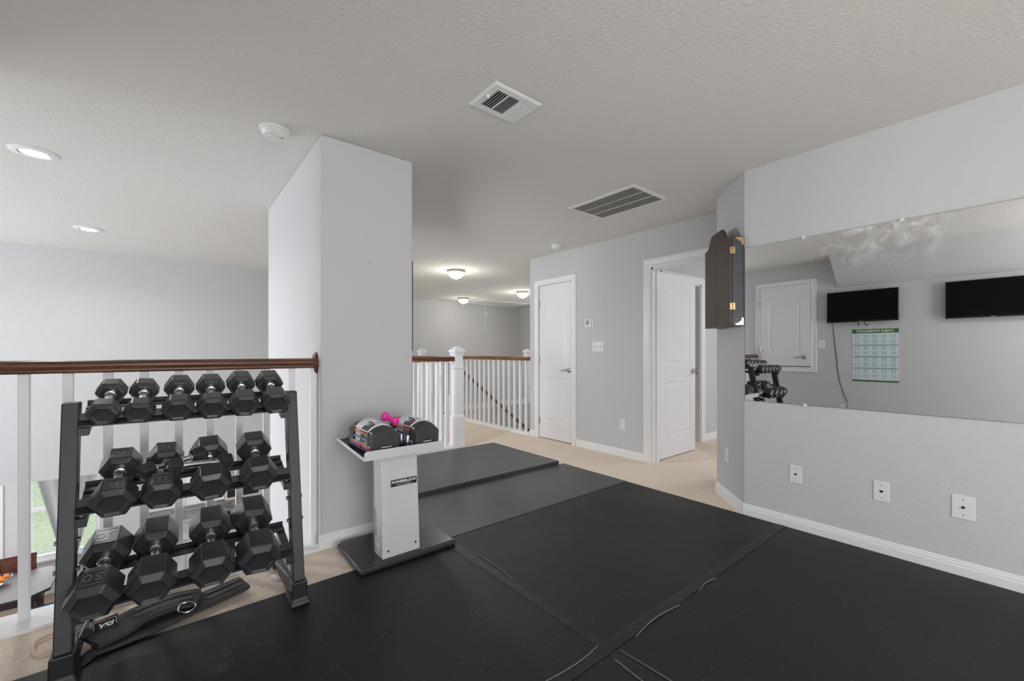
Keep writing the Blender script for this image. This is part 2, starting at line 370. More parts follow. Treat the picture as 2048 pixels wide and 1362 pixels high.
# ------------------------------------------------------------------ doors: moulded two-panel slabs with an arched top panel
def arch(x0, x1, z0, z1, rise, n=12):
    pts = [(x0, z0), (x1, z0), (x1, z1)]
    if rise:
        for i in range(1, n):
            t = i / n; pts.append((x1 + (x0 - x1) * t, z1 + rise * math.sin(math.pi * t) ** .8))
    pts.append((x0, z1)); return pts
def inset(poly, d):
    out = []; n = len(poly)
    for i in range(n):
        p0, p, p1 = Vector(poly[i - 1]), Vector(poly[i]), Vector(poly[(i + 1) % n])
        a = (p - p0).normalized(); b = (p1 - p).normalized()
        na, nb = Vector((-a.y, a.x)), Vector((-b.y, b.x)); nn = (na + nb)
        nn = nn / max(.3, nn.length_squared) * 2
        out.append(tuple(p + nn * d))
    return out
def door_slab(w, h, panels, t=.035):
    import bmesh
    vs, fs = [], []
    def face_side(y, s):
        bm = bmesh.new(); edges = []
        def ring(poly, dep):
            v = [bm.verts.new((p[0], y + s * dep, p[1])) for p in poly]
            return v
        def loop(v):
            return [bm.edges.new((v[i], v[(i + 1) % len(v)])) for i in range(len(v))]
        edges += loop(ring([(0, 0), (w, 0), (w, h), (0, h)], 0))
        for P in panels:
            r = [ring(P, 0), ring(inset(P, .010), .007), ring(inset(P, .020), .007), ring(inset(P, .042), .001)]
            edges += loop(r[0])
            for a, b in zip(r, r[1:]):
                for i in range(len(a)): bm.faces.new((a[i], a[(i + 1) % len(a)], b[(i + 1) % len(a)], b[i]))
            bm.faces.new(r[-1])
        bmesh.ops.triangle_fill(bm, use_beauty=True, use_dissolve=False, edges=edges)
        bm.verts.index_update(); k = len(vs)
        vs.extend([tuple(v.co) for v in bm.verts]); fs.extend([tuple(v.index + k for v in f.verts) for f in bm.faces]); bm.free()
    face_side(0, 1); face_side(t, -1)
    m = MB(); m.add(vs, fs); k = 0
    m.add([(0, 0, 0), (w, 0, 0), (w, 0, h), (0, 0, h), (0, t, 0), (w, t, 0), (w, t, h), (0, t, h)], [(0, 1, 5, 4), (1, 2, 6, 5), (2, 3, 7, 6), (3, 0, 4, 7)])
    return m
def lever(parent, x, y, z, sgn, side=-1, name='lever_handle'):
    """rose and curved lever on the face whose outward direction is side * y; the lever runs toward sgn * x"""
    m = MB().lathe([(.001, 0), (.033, 0), (.033, .006), (.024, .012), (.012, .014), (.011, .045), (.001, .045)], 24, Matrix.Translation((x, y, z)) @ Matrix.Rotation(R(90 if side < 0 else -90), 4, 'X'))
    pts = [(x + sgn * a, y + side * (.042 + .006 * math.sin(a * 30)), z + b) for a, b in ((-.005, 0), (.02, .004), (.045, .006), (.07, -.002), (.092, -.012), (.112, -.013), (.122, -.008))]
    m.tube(pts, [.010, .009, .008, .0075, .007, .0065, .004], 10)
    return m.build(name, M_nickel, parent, smooth=True)
def hinge(parent, x, y, z):
    return MB().lathe([(.0065, -.045), (.0065, .045)], 12, Matrix.Translation((x, y, z))).box(x - .018, x + .018, y + .002, y + .006, z - .043, z + .043).build('hinge', M_nickel, parent, bevel=.001)
# closet door: hinge on the far jamb; face toward the hall (-x). local x runs to -y of the world.
cd = thing('closet_door', 'narrow closed white two-panel door with arched top panel in the hall wall', 'door', (XH + .012, CD1 - .004, FZ + .012), (0, 0, -R(90)))
cw, ch = CD1 - CD0 - .008, CDZ - .003
door_slab(cw, ch, [arch(.11, cw - .11, .23, .82, 0), arch(.11, cw - .11, 1.02, 1.80, .07)]).build('slab', M_door, cd)
lever(cd, cw - .06, 0, .92, -1)
for z in (.22, 1.05, 1.80): hinge(cd, -.002, -.006, z)
# wide open door, swung back into the room beyond
od = thing('open_door', 'white two-panel arched door standing open into the room beyond the hall', 'door', (XH + .140, OD1 + .002, FZ + .012), (0, 0, R(.2)))
ow, oh = .78, ODZ - .024
door_slab(ow, oh, [arch(.115, ow - .115, .23, .82, 0), arch(.115, ow - .115, 1.02, 1.80, .09)]).build('slab', M_door, od)
lever(od, ow - .06, 0, .93, -1); lever(od, ow - .06, .035, .93, -1, 1)
for z in (.22, 1.05, 1.82): hinge(od, -.012, .010, z)
# scuff on its top panel is left to the paint; small storage door on the left wall, seen in the mirror
sd = thing('storage_door', 'small raised white storage door with lever handle reflected in the mirror', 'door', (XL + .012, 2.0 - .0, .945), (0, 0, R(90)))
door_slab(.655, 1.19, [arch(.12, .535, .20, .92, .055)]).build('slab', M_door, sd, loc=(0, -.02, 0))
lever(sd, .075, -.02, .135, 1)
for z in (.25, .95): hinge(sd, .660, -.026, z)
cs = casing('casing', -.004, .664, 1.194, -.012, lambda u, o, z: (u, .012 - o, z), .07, sill=True); cs.parent = sd
MB().box(-.03, .69, .0115, .012, -.03, 1.21).build('jamb', M_dark, sd)

# ------------------------------------------------------------------ mirror on the right wall
mi = thing('wall_mirror', 'wide frameless mirror fixed to the right wall above the outlets', 'mirror', (XR, 0, 0))
MB().box(-.007, -.001, -1.17, 1.277, .811, 1.890).build('glass', M_mirror, mi)
MB().box(-.0065, -.0005, -1.172, 1.279, .8095, 1.8915).build('edge', mat('mirror_edge', (.08, .1, .1), .3), mi)
for y, z in ((.921, 1.892), (.45, 1.892), (-.4, 1.892), (.913, .809), (-.1, .809)):
    MB().lathe([(.001, 0), (.011, 0), (.011, .005), (.004, .007), (.001, .007)], 16, Matrix.Translation((-.007, y, z)) @ Matrix.Rotation(-R(90), 4, 'Y')).build('clip', mat('clear_clip', (.75, .75, .75), .1), mi, smooth=True)

# ------------------------------------------------------------------ wall plates
def plate(name, label, w, h, loc, rotz, kind, group=None, cat='wall plate'):
    """local: face toward -y, centred"""
    t = thing(name, label, cat, loc, (0, 0, rotz), group)
    MB().box(-w / 2, w / 2, -.006, 0, -h / 2, h / 2).build('cover', M_plate, t, bevel=.003)
    if kind == 'phone':
        MB().prism([(-.008, .006), (.008, .006), (.008, -.001), (0, -.008), (-.008, -.001)], -.0075, -.0055, 'y').build('jack', M_dark, t)
    if kind == 'coax':
        MB().lathe([(.001, 0), (.007, 0), (.0055, .009), (.001, .009)], 16, Matrix.Rotation(R(90), 4, 'X') @ Matrix.Translation((0, 0, .005))).build('jack', M_dark, t)
    if kind in ('phone', 'coax'):
        for z in (-h * .33, h * .33): MB().lathe([(.001, 0), (.003, 0), (.002, .0015), (.001, .0015)], 10, Matrix.Translation((0, -.006, z)) @ Matrix.Rotation(R(90), 4, 'X')).build('screw', M_steel, t)
    if kind == 'outlet':
        for z in (-.022, .022):
            s = MB().prism([(.016 * math.cos(a) * (1 if abs(math.cos(a)) < .9 else .95), z + .0145 * math.sin(a)) for a in [i * math.pi / 8 for i in range(16)]], -.0085, -.0055, 'y').build('socket', M_plate, t)
            MB().box(-.007, -.005, -.0092, -.008, z - .004, z + .005).box(.005, .007, -.0092, -.008, z - .004, z + .005).build('slots', M_dark, s)
    if kind == 'rocker':
        MB().box(-.016, .016, -.009, -.005, -.032, .032).build('rocker', M_plate, t, bevel=.002)
    if kind == 'toggle3':
        for i, x in enumerate((-.046, 0, .046)):
            q = MB().box(x - .005, x + .005, -.0075, -.0055, -.012, .012).build('slot', mat('switch_slot', (.45, .45, .44), .5) if i == 0 else bpy.data.materials['switch_slot'], t)
            MB().box(x - .004, x + .004, -.018, -.005, -.004 + (.004 if i == 1 else -.005), .004 + (.004 if i == 1 else -.005)).build('toggle', M_plate, t, bevel=.001)
    return t
rr_ = -R(90)
plate('phone_jack', 'white phone jack plate on the right wall nearest the corner', .072, .114, (XR, .967, .352), rr_, 'phone', 'jack plates under the mirror')
plate('phone_jack', 'middle white phone jack plate of the three under the mirror', .072, .114, (XR, .539, .350), rr_, 'phone', 'jack plates under the mirror')
plate('cable_jack', 'larger white plate with round cable jack, rightmost under the mirror', .084, .122, (XR, .217, .350), rr_, 'coax', 'jack plates under the mirror')
plate('wall_outlet', 'white outlet on the short angled wall below the dart cabinet', .072, .114, (A.x + .30 * .7071, A.y + .30 * .7071, .345), -R(135) + R(90) * 2 - R(0) if False else R(45) + R(180) - R(0), 'outlet', cat='outlet')
plate('wall_outlet', 'white outlet low on the hall wall between closet and open door', .074, .116, (XH, 2.86, .345), rr_, 'outlet', cat='outlet')
plate('light_switch', 'white three-toggle light switch plate under the thermostat', .165, .118, (XH, 3.205, 1.215), rr_, 'toggle3', cat='light switch')
plate('light_switch', 'white rocker switch beside the storage door, seen in the mirror', .082, .122, (XL, 1.87, 1.263), R(90), 'rocker', cat='light switch')
plate('wall_outlet', 'outlet at the bottom of the mirror where the tv cord plugs in', .074, .116, (XL, 1.62, .37), R(90), 'outlet', cat='outlet')
th = thing('thermostat', 'small white thermostat with grey display on the hall wall', 'thermostat', (XH, 3.335, 1.495), (0, 0, rr_))
MB().box(-.063, .063, -.010, 0, -.05, .055).build('back_plate', M_plate, th, bevel=.004)
MB().box(-.055, .040, -.026, -.009, -.043, .047).build('body', M_plate, th, bevel=.006)
MB().box(-.036, .012, -.0275, -.025, -.018, .034).build('display', mat('lcd', (.33, .34, .32), .3), th)
tag(MB().box(-.035, .035, -.012, 0, -.05, .05).build('wall_sensor', M_plate, bevel=.006, loc=(6.665, 9.3, 2.197)), 'small white alarm box high on the far grey wall', 'sensor')
for nm, p, n in (('wall_dent', (.98, 2.6355, 1.718), 'y'), ('wall_dent', (XH - .0005, 3.11, 1.749), 'x')):
    d = MB().lathe([(.001, 0), (.004, 0), (.003, .002), (.001, .002)], 10, Matrix.Translation(p) @ (Matrix.Rotation(R(90), 4, 'X') if n == 'y' else Matrix.Rotation(-R(90), 4, 'Y'))).build('nail', M_steel)
    tag(d, 'tiny nail in the front of the white pillar' if n == 'y' else 'tiny nail in the hall wall above the thermostat', 'nail')

# ------------------------------------------------------------------ ceiling fixtures
def recessed(loc, r, label):
    t = thing('recessed_light', label, 'ceiling light', loc, group='recessed ceiling lights')
    MB().lathe([(r * .62, -.0005), (r, -.0005), (r, -.004), (r * .9, -.009), (r * .66, -.012), (r * .62, -.006)], 48).build('trim_ring', M_white, t, smooth=True)
    MB().lathe([(r * .60, -.002), (r * .64, -.002), (r * .60, -.011), (r * .55, -.004)], 40).build('baffle', M_nickel, t, smooth=True)
    MB().lathe([(.001, -.004), (r * .58, -.004), (r * .5, -.012), (.001, -.016)], 40).build('lens', M_led, t, smooth=True)
    area('recessed_bulb', (loc[0], loc[1], loc[2] - .03), (0, 0, 0), .10, .10, 9, (1, .97, .93), 150)
recessed((-.68, 4.05, CZ), .115, 'nearer lit recessed light in the ceiling over the void, at left edge')
recessed((-.66, 6.21, CZ), .115, 'farther small recessed light in the ceiling over the void')
def detector(loc, r, label, led):
    t = thing('smoke_detector', label, 'smoke detector', loc, group='round white smoke detectors')
    MB().lathe([(.001, 0), (r, 0), (r, -.010), (r * .93, -.014), (.001, -.014)], 40).build('base', M_plate, t, smooth=True)
    MB().lathe([(.001, -.012), (r * .86, -.012), (r * .86, -.020), (r * .80, -.024), (r * .84, -.028), (r * .72, -.040), (r * .30, -.046), (.001, -.046)], 40).build('body', M_plate, t, smooth=True)
    if led:
        MB().box(.012, .045, -.020, -.006, -.0455, -.041).build('label_sticker', mat('green_sticker', (.45, .55, .05), .5), t)
        MB().lathe([(.001, -.044), (.018, -.044), (.016, -.049), (.001, -.049)], 20, Matrix.Translation((-.02, -.01, 0))).build('test_button', M_plate, t, smooth=True)
detector((.47, 2.76, CZ), .078, 'white smoke detector with green sticker beside the pillar', True)
detector((3.62, 3.60, CZ), .068, 'small plain smoke detector on the hall ceiling near the closet', False)
# supply register
sv = thing('supply_vent', 'small white three-way supply vent with dark slots in the near ceiling', 'vent', (1.352, 1.716, CZ))
MB().loft([[(sx * a, sy * b, z) for sx, sy in ((-1, -1), (1, -1), (1, 1), (-1, 1))] for a, b, z in ((.150, .118, 0), (.150, .118, -.004), (.140, .108, -.010), (.108, .078, -.010), (.108, .078, -.002))], cap=False).build('frame', M_plate, sv)
MB().box(-.11, .11, -.08, .08, -.0015, -.0005).build('backing', M_dark, sv)
for i in range(5):   # left bank, slats along y, open toward the camera
    x = -.100 + i * .0145
    MB().box(-.0045, .0045, -.076, .076, -.0005, .0005, Matrix.Translation((x, 0, -.008)) @ Matrix.Rotation(R(-38), 4, 'Y')).build('louver', M_plate, sv)
for i in range(14):
    y = -.0715 + i * .011
    MB().box(-.036, .034, -.0032, .0032, -.0005, .0005, Matrix.Translation((0, y, -.008)) @ Matrix.Rotation(R(38), 4, 'X')).build('louver', M_plate, sv)
for i in range(5):
    x = .044 + i * .0145
    MB().box(-.0062, .0062, -.076, .076, -.0005, .0005, Matrix.Translation((x, 0, -.008)) @ Matrix.Rotation(R(30), 4, 'Y')).build('louver', M_plate, sv)
MB().box(-.039, -.035, -.078, .078, -.010, -.001).box(.034, .038, -.078, .078, -.010, -.001).build('divider', M_plate, sv)
MB().box(-.134, -.120, -.022, -.016, -.026, -.006).build('damper_lever', M_plate, sv, bevel=.001)
for x, y in ((-.128, 0), (.128, 0)):
    MB().lathe([(.001, -.010), (.005, -.010), (.003, -.0125), (.001, -.0125)], 12, Matrix.Translation((x, y, 0))).build('screw', M_plate, sv)
# return grille
rg = thing('return_grille', 'long dark three-section return air grille in the hall ceiling', 'vent', (2.995, 2.258, CZ))
gx, gy = .235, .345
MB().loft([[(sx * a, sy * b, z) for sx, sy in ((-1, -1), (1, -1), (1, 1), (-1, 1))] for a, b, z in ((gx, gy, 0), (gx, gy, -.005), (gx - .012, gy - .012, -.010), (gx - .03, gy - .03, -.010), (gx - .03, gy - .03, -.002))], cap=False).build('frame', M_plate, rg)
MB().box(-gx + .03, gx - .03, -gy + .03, gy - .03, -.002, -.0008).build('backing', M_vent, rg)
sw_ = (2 * gx - .06)
for k in (1, 2): MB().box(-gx + .03 + sw_ * k / 3 - .0035, -gx + .03 + sw_ * k / 3 + .0035, -gy + .03, gy - .03, -.011, -.002).build('divider', M_plate, rg)
MG = mat('grille_louver', (.20, .19, .17), .6)
for k in range(36):
    x = -gx + .034 + k * (sw_ - .006) / 35
    MB().box(-.0032, .0032, -gy + .03, gy - .03, -.0003, .0003, Matrix.Translation((x, 0, -.007)) @ Matrix.Rotation(R(40), 4, 'Y')).build('louver', MG, rg)
# dome lights
def dome(loc, label, r=.142, e=16):
    t = thing('dome_light', label, 'ceiling light', loc, group='flush dome ceiling lights')
    MB().lathe([(.001, 0), (r * .86, 0), (r, -.010), (r * 1.02, -.022), (r * .97, -.030), (r * .94, -.026), (.001, -.026)], 40).build('canopy', M_nickel, t, smooth=True)
    prof = [(r * .93 * math.cos(a), -.028 - .105 * math.sin(a)) for a in [i * math.pi / 2 / 10 for i in range(10)]] + [(.001, -.133)]
    MB().lathe(prof, 40).build('glass_bowl', M_glasslit, t, smooth=True)
    MB().lathe([(.001, -.130), (.012, -.131), (.014, -.138), (.008, -.145), (.010, -.152), (.001, -.156)], 20).build('finial', M_nickel, t, smooth=True)
    point('dome_bulb', (loc[0], loc[1], loc[2] - .34), e, (1, .95, .87), .12)
dome((3.51, 5.72, CZ), 'nearest dome ceiling light over the walkway', e=10)
dome((5.45, 8.55, CZ), 'farthest dome ceiling light, beside the attic hatch', e=5)
dome((5.86, 6.85, CZ), 'dome ceiling light partly cut by the hall wall corner', e=9)
# attic hatch
ah = thing('attic_hatch', 'white framed attic hatch in the far ceiling with pull cord', 'hatch', (6.68, 8.80, CZ))
hm = MB()
for a in ((-.74, .74, -.43, -.36), (-.74, .74, .36, .43), (-.74, -.67, -.36, .36), (.67, .74, -.36, .36)): hm.box(*a, -.022, 0)
hm.build('frame', M_white, ah, bevel=.004)
MB().box(-.665, .665, -.355, .355, -.008, 0).build('panel', M_plate, ah)
MB().tube([(-.42, 0, -.006), (-.42, 0, -.3), (-.42, 0, -.68)], .004, 8).lathe([(.001, -.76), (.012, -.75), (.009, -.70), (.003, -.67), (.001, -.67)], 12, Matrix.Translation((-.42, 0, 0))).build('pull_cord', M_plate, ah)

# ------------------------------------------------------------------ railings
RP = [(-.033, .006), (-.030, 0), (.030, 0), (.033, .006), (.033, .016), (.028, .022), (.033, .030), (.031, .044), (.020, .054), (0, .058), (-.020, .054), (-.031, .044), (-.033, .030), (-.028, .022), (-.033, .016)]
def rail(p, q, m, parent):
    p = Vector(p); q = Vector(q); d = (q - p).normalized(); n = Vector((-d.y, d.x, 0)).normalized(); up = n.cross(d) * -1
    if up.z < 0: up = -up
    return MB().loft([[tuple(c + n * a + up * b) for a, b in RP] for c in (p, q)]).build('handrail', m, parent, smooth=True, auto=50)
def baluster(parent, x, y, z0, z1, s=.0165):
    return MB().box(x - s, x + s, y - s, y + s, z0, z1).build('baluster', M_white, parent, bevel=.002, seg=1)
g0 = thing('railing', 'near left railing with dark wood handrail and white square balusters behind the rack', 'railing', (0, 0, 0))
rail((XL, 2.73, 1.057), (.672, 2.73, 1.057), M_woodx, g0)
for x in (-.75, -.62, -.487, -.355, -.225, -.097, .035, .164, .294, .424, .554): baluster(g0, x, 2.7315, .002, 1.060)
MB().box(.655, .690, 2.715, 2.748, .002, 1.058).build('wall_baluster', M_white, g0, bevel=.002, seg=1)
MB().lathe([(.001, 0), (.066, 0), (.066, -.006), (.058, -.014), (.052, -.018), (.001, -.018)], 40, Matrix.Translation((.69, 2.73, 1.085)) @ Matrix.Rotation(R(90), 4, 'Y') @ Matrix.Scale(.72, 4, (0, 1, 0))).build('rosette', M_woodx, g0, smooth=True)

def newel(x, y, label, h=1.224):
    t = thing('newel_post', label, 'newel post', (x, y, FZ), group='white box newel posts')
    def sq(*rz): return [[(sx * r, sy * r, z) for sx, sy in ((-1, -1), (1, -1), (1, 1), (-1, 1))] for r, z in rz]
    MB().loft(sq((.066, 0), (.066, .39), (.060, .405), (.054, .41), (.054, 1.02))).build('shaft', M_white, t)
    MB().loft(sq((.054, .955), (.060, .962), (.063, .975), (.060, .988), (.054, .995))).build('collar', M_white, t)
    MB().loft(sq((.054, 1.02), (.050, 1.03), (.050, 1.115), (.056, 1.135), (.062, 1.155), (.072, 1.168), (.072, 1.188), (.062, 1.194), (.030, 1.222), (.001, h + .012))).build('cap', M_white, t)
    return t
newel(2.69, 4.36, 'nearest white newel post standing behind the stacked mats')
newel(3.915, 6.46, 'white newel post right behind the nearest one, at the stair opening')
newel(3.80, 7.45, 'far left white newel post whose cap shows above the walkway rail')
newel(6.50, 7.45, 'far newel post whose cap tip shows at the hall wall corner')

g1 = thing('railing', 'short walkway railing between pillar and nearest newel post', 'railing')
rail((1.275, 4.36, 1.042), (2.636, 4.36, 1.042), M_woodx, g1)
for i in range(11): baluster(g1, 1.36 + i * .118, 4.36, .03, 1.044)
g2 = thing('railing', 'walkway railing over the stairwell between newel posts and hall wall', 'railing')
rail((3.915, 4.412, 1.032), (3.915, 6.405, 1.032), M_woody, g2)
for i in range(15): baluster(g2, 3.915, 4.50 + i * .1275, .022, 1.034)
g3 = thing('railing', 'white balustrade receding from the nearest newel along the walkway', 'railing')
rail((2.65, 4.43, 1.042), (2.65, 7.55, 1.042), M_woody, g3)
for i in range(24): baluster(g3, 2.65, 4.55 + i * .125, .03, 1.044)
struct(bx('wall_knee', M_wall, 3.96, 6.42, 7.40, 7.50, -.04, 1.03)); struct(bx('trim_13', M_white, 3.95, 6.43, 7.385, 7.515, 1.03, 1.055))
# stairs with their own sloping handrail
hs = thing('stair_handrail', 'brown stair handrail slanting down behind the walkway balusters', 'handrail')
rail((4.5, 7.33, .847), (6.9, 7.33, -1.05), M_woodx, hs)
for x in (4.7, 5.7, 6.6): MB().tube([(x, 7.36, 1.005 - (x - 4.3) * .79 - .05), (x, 7.33, 1.005 - (x - 4.3) * .79 + .005)], .008, 8).build('bracket', M_nickel, hs)
st = thing('staircase', 'carpeted stairs going down behind the walkway railing', 'stairs')
sm = MB()
for i in range(14): sm.box(4.0 + i * .27, 4.0 + (i + 1) * .27 + .02, 6.48, 7.32, -.3 - .19 * (i + 1), FZ - .19 * (i + 1))
sm.build('treads', M_carpet, st)
MB().prism([(3.98, -.02), (8.0, -2.87), (8.0, -3.15), (3.98, -.34)], 6.42, 6.47, 'y').build('stringer', M_white, st)
struct(bx('wall_stair_back', M_wall, 3.95, 9.3, 7.41, 7.5, -3.15, -.04)); struct(bx('wall_stairwell_left', M_wall, 3.90, 3.96, 4.41, 7.4, -3.15, -.04))
so = thing('added_sconce', 'added wall lamp, out of view on the hall side of the pillar', 'lamp', (1.275, 3.75, 1.80))  # invented fixture that carries the added hall lamp
MB().box(0, .02, -.05, .05, -.09, .09).build('back_plate', M_nickel, so, bevel=.003)
MB().tube([(.018, 0, -.10), (.10, 0, -.11), (.185, 0, -.10)], .008, 8).build('arm', M_nickel, so)
MB().lathe([(.03, -.10), (.035, -.09), (.065, -.12), (.03, -.13), (.03, -.10)], 20, Matrix.Translation((.185, 0, 0))).build('holder', M_nickel, so)
tv_ = thing('hall_picture', 'thin black edge of a frame hung on the hidden side of the pillar', 'picture frame', (1.275, 3.15, 1.472))
MB().box(.002, .034, -.45, .45, -.31, .31).build('frame', M_black, tv_, bevel=.002)
MB().box(.0335, .035, -.42, .42, -.28, .28).build('picture', M_screen, tv_)

# ------------------------------------------------------------------ rubber mats and seam tape
def rmat(x0, x1, y0, y1, label, m=M_mat, z1=0.0):
    o = MB().box(x0, x1, y0, y1, FZ, z1).build('rubber_mat', m, bevel=.003)
    return tag(o, label, 'mat', 'black rubber floor mats')
rmat(1.318, 3.160, 1.040, 2.262, 'speckled black mat reaching the right wall corner and the tape cross')
rmat(-.510, 1.312, 1.040, 2.252, 'black mat in front of the dumbbell rack and the weight stand')
rmat(1.318, 3.160, -.190, 1.034, 'black mat along the right wall in the near right corner')
rmat(-.510, 1.312, -.190, 1.034, 'nearest black mat at the bottom edge of the picture')
rmat(1.322, 3.165, 2.272, 3.050, 'smooth dark grey mat between the taped mats and the thick one', M_mat2)
rmat(1.300, 3.105, 3.056, 4.185, 'thick raised grey mat farthest back, beside the newel post', M_mat2, .034)
def tape(x0, x1, y0, y1, label, z=.0):
    t = thing('seam_tape', label, 'tape', (0, 0, 0), group='black tape over the mat seams')
    MB().box(x0, x1, y0, y1, .0001 + z, .0012 + z).build('strip', M_tape, t)
    return t
t1 = tape(1.292, 1.342, -.19, 2.245, 'black tape strip along the seam running away from the camera')
t2 = tape(-.50, 3.155, 1.012, 1.062, 'black tape strip along the seam toward the right wall', .0012)
M_glint = mat('tape_edge_glint', (.15, .15, .15), .3)  # pale tone paints the highlight along raised tape edges
def curl(t, pts, r=.0022): MB().tube(pts, r, 6).build('lifted_edge', M_glint, t, smooth=True)
def bow(p, q, off, n=12, h=.003):
    p = Vector(p); q = Vector(q); d = (q - p).normalized(); k = Vector((-d.y, d.x))
    return [(*(p.lerp(q, i / n) + k * off * math.sin(math.pi * i / n)), .001 + h * math.sin(math.pi * i / n)) for i in range(n + 1)]
curl(t1, bow((1.348, 1.66), (1.346, 2.02), -.012)); curl(t1, bow((1.288, 1.86), (1.288, 2.18), .006), .0012)
curl(t1, bow((1.296, .30), (1.292, .98), .022), .003); curl(t1, bow((1.345, .30), (1.348, 1.0), -.014), .002)
curl(t2, bow((1.46, 1.004), (1.80, 1.004), .016)); curl(t2, bow((1.98, 1.006), (2.16, 1.006), .010)); curl(t2, bow((1.02, 1.068), (1.30, 1.068), -.014), .002)
curl(t2, bow((1.4, 1.064), (2.9, 1.064), -.002, h=.0005), .0008)

# ------------------------------------------------------------------ dumbbell rack
TIERS = {1: (2.25, .888, .20, .872, .938), 2: (2.187, .578, .20, .551, .616), 3: (2.126, .248, .21, .232, .297)}   # rail y, rail z, depth, arm z, rear rail z
rk = thing('dumbbell_rack', 'black steel three-tier dumbbell rack in front of the left railing', 'dumbbell rack', (0, 0, 0))
RX0, RX1 = -.29, .46
for x in (RX0, RX1):
    y0, z0, y1, z1 = 2.14, .085, 2.30, .960
    ring = lambda y, z: [(x - .024, y - .030, z), (x + .024, y - .030, z), (x + .024, y + .034, z), (x - .024, y + .034, z)]
    MB().loft([ring(y0, z0), ring(y1, z1)]).build('upright', M_blackmetal, rk, bevel=.004)
    s = 1 if x < 0 else -1
    MB().loft([[(x - a, 2.14 - b, z), (x + a, 2.14 - b, z), (x + a, 2.14 + b + .03, z), (x - a, 2.14 + b + .03, z)] for a, b, z in ((.040, .060, 0), (.040, .060, .012), (.033, .048, .03), (.031, .044, .105))]).build('foot', M_black, rk, bevel=.005)
    MB().box(x + s * .010 - .018, x + s * .010 + .018, 2.16, 2.58, .012, .052).build('base_tube', M_blackmetal, rk, bevel=.003)
    MB().box(x + s * .010 - .022, x + s * .010 + .022, 2.55, 2.60, FZ, .058).build('end_cap', M_black, rk, bevel=.004)
    br = MB().loft([[(x + s * .027, 2.17, .10), (x + s * .031, 2.17, .10), (x + s * .031, 2.20, .10), (x + s * .027, 2.20, .10)], [(x + s * .027, 2.50, .04), (x + s * .031, 2.50, .04), (x + s * .031, 2.53, .05), (x + s * .027, 2.53, .05)]])
    br.build('brace', M_steel, rk)
    for z in (.46, .36): MB().lathe([(.001, -.034), (.009, -.034), (.009, .034), (.001, .034)], 6, Matrix.Translation((x, 2.14 + .188 * (z - .1) + .01, z)) @ Matrix.Rotation(R(90), 4, 'Y')).build('bolt', M_steel, rk)
    for t, (ty, rz_, dd, tz, qz) in TIERS.items():
        ax = x + s * .040
        MB().loft([[(ax - .016, ty - .035, tz - .032), (ax + .016, ty - .035, tz - .032), (ax + .016, ty - .035, tz - .002), (ax - .016, ty - .035, tz - .002)],
                   [(ax - .016, ty + dd + .02, tz + .030), (ax + .016, ty + dd + .02, tz + .030), (ax + .016, ty + dd + .02, tz + .058), (ax - .016, ty + dd + .02, tz + .058)]]).build('arm', M_blackmetal, rk, bevel=.002)
        MB().lathe([(.001, 0), (.006, 0), (.006, .004), (.001, .004)], 6, Matrix.Translation((ax, ty - .012, tz + .001))).build('bolt', M_steel, rk)
for t, (ty, tz, dd, az, qz) in TIERS.items():
    MB().prism([(ty + a, tz + b) for a, b in ((-.034, -.016), (.012, .000), (.012, .032), (.007, .032), (.007, .005), (-.034, -.010))], RX0 + .025, RX1 - .025, 'x').build('front_rail', M_blackmetal, rk, bevel=.001, seg=1)
    MB().prism([(ty + dd + a, qz + b) for a, b in ((-.040, -.018), (.012, -.008), (.012, .014), (.008, .014), (.008, -.003), (-.040, -.013))], RX0 + .025, RX1 - .025, 'x').build('rear_rail', M_blackmetal, rk, bevel=.001, seg=1)

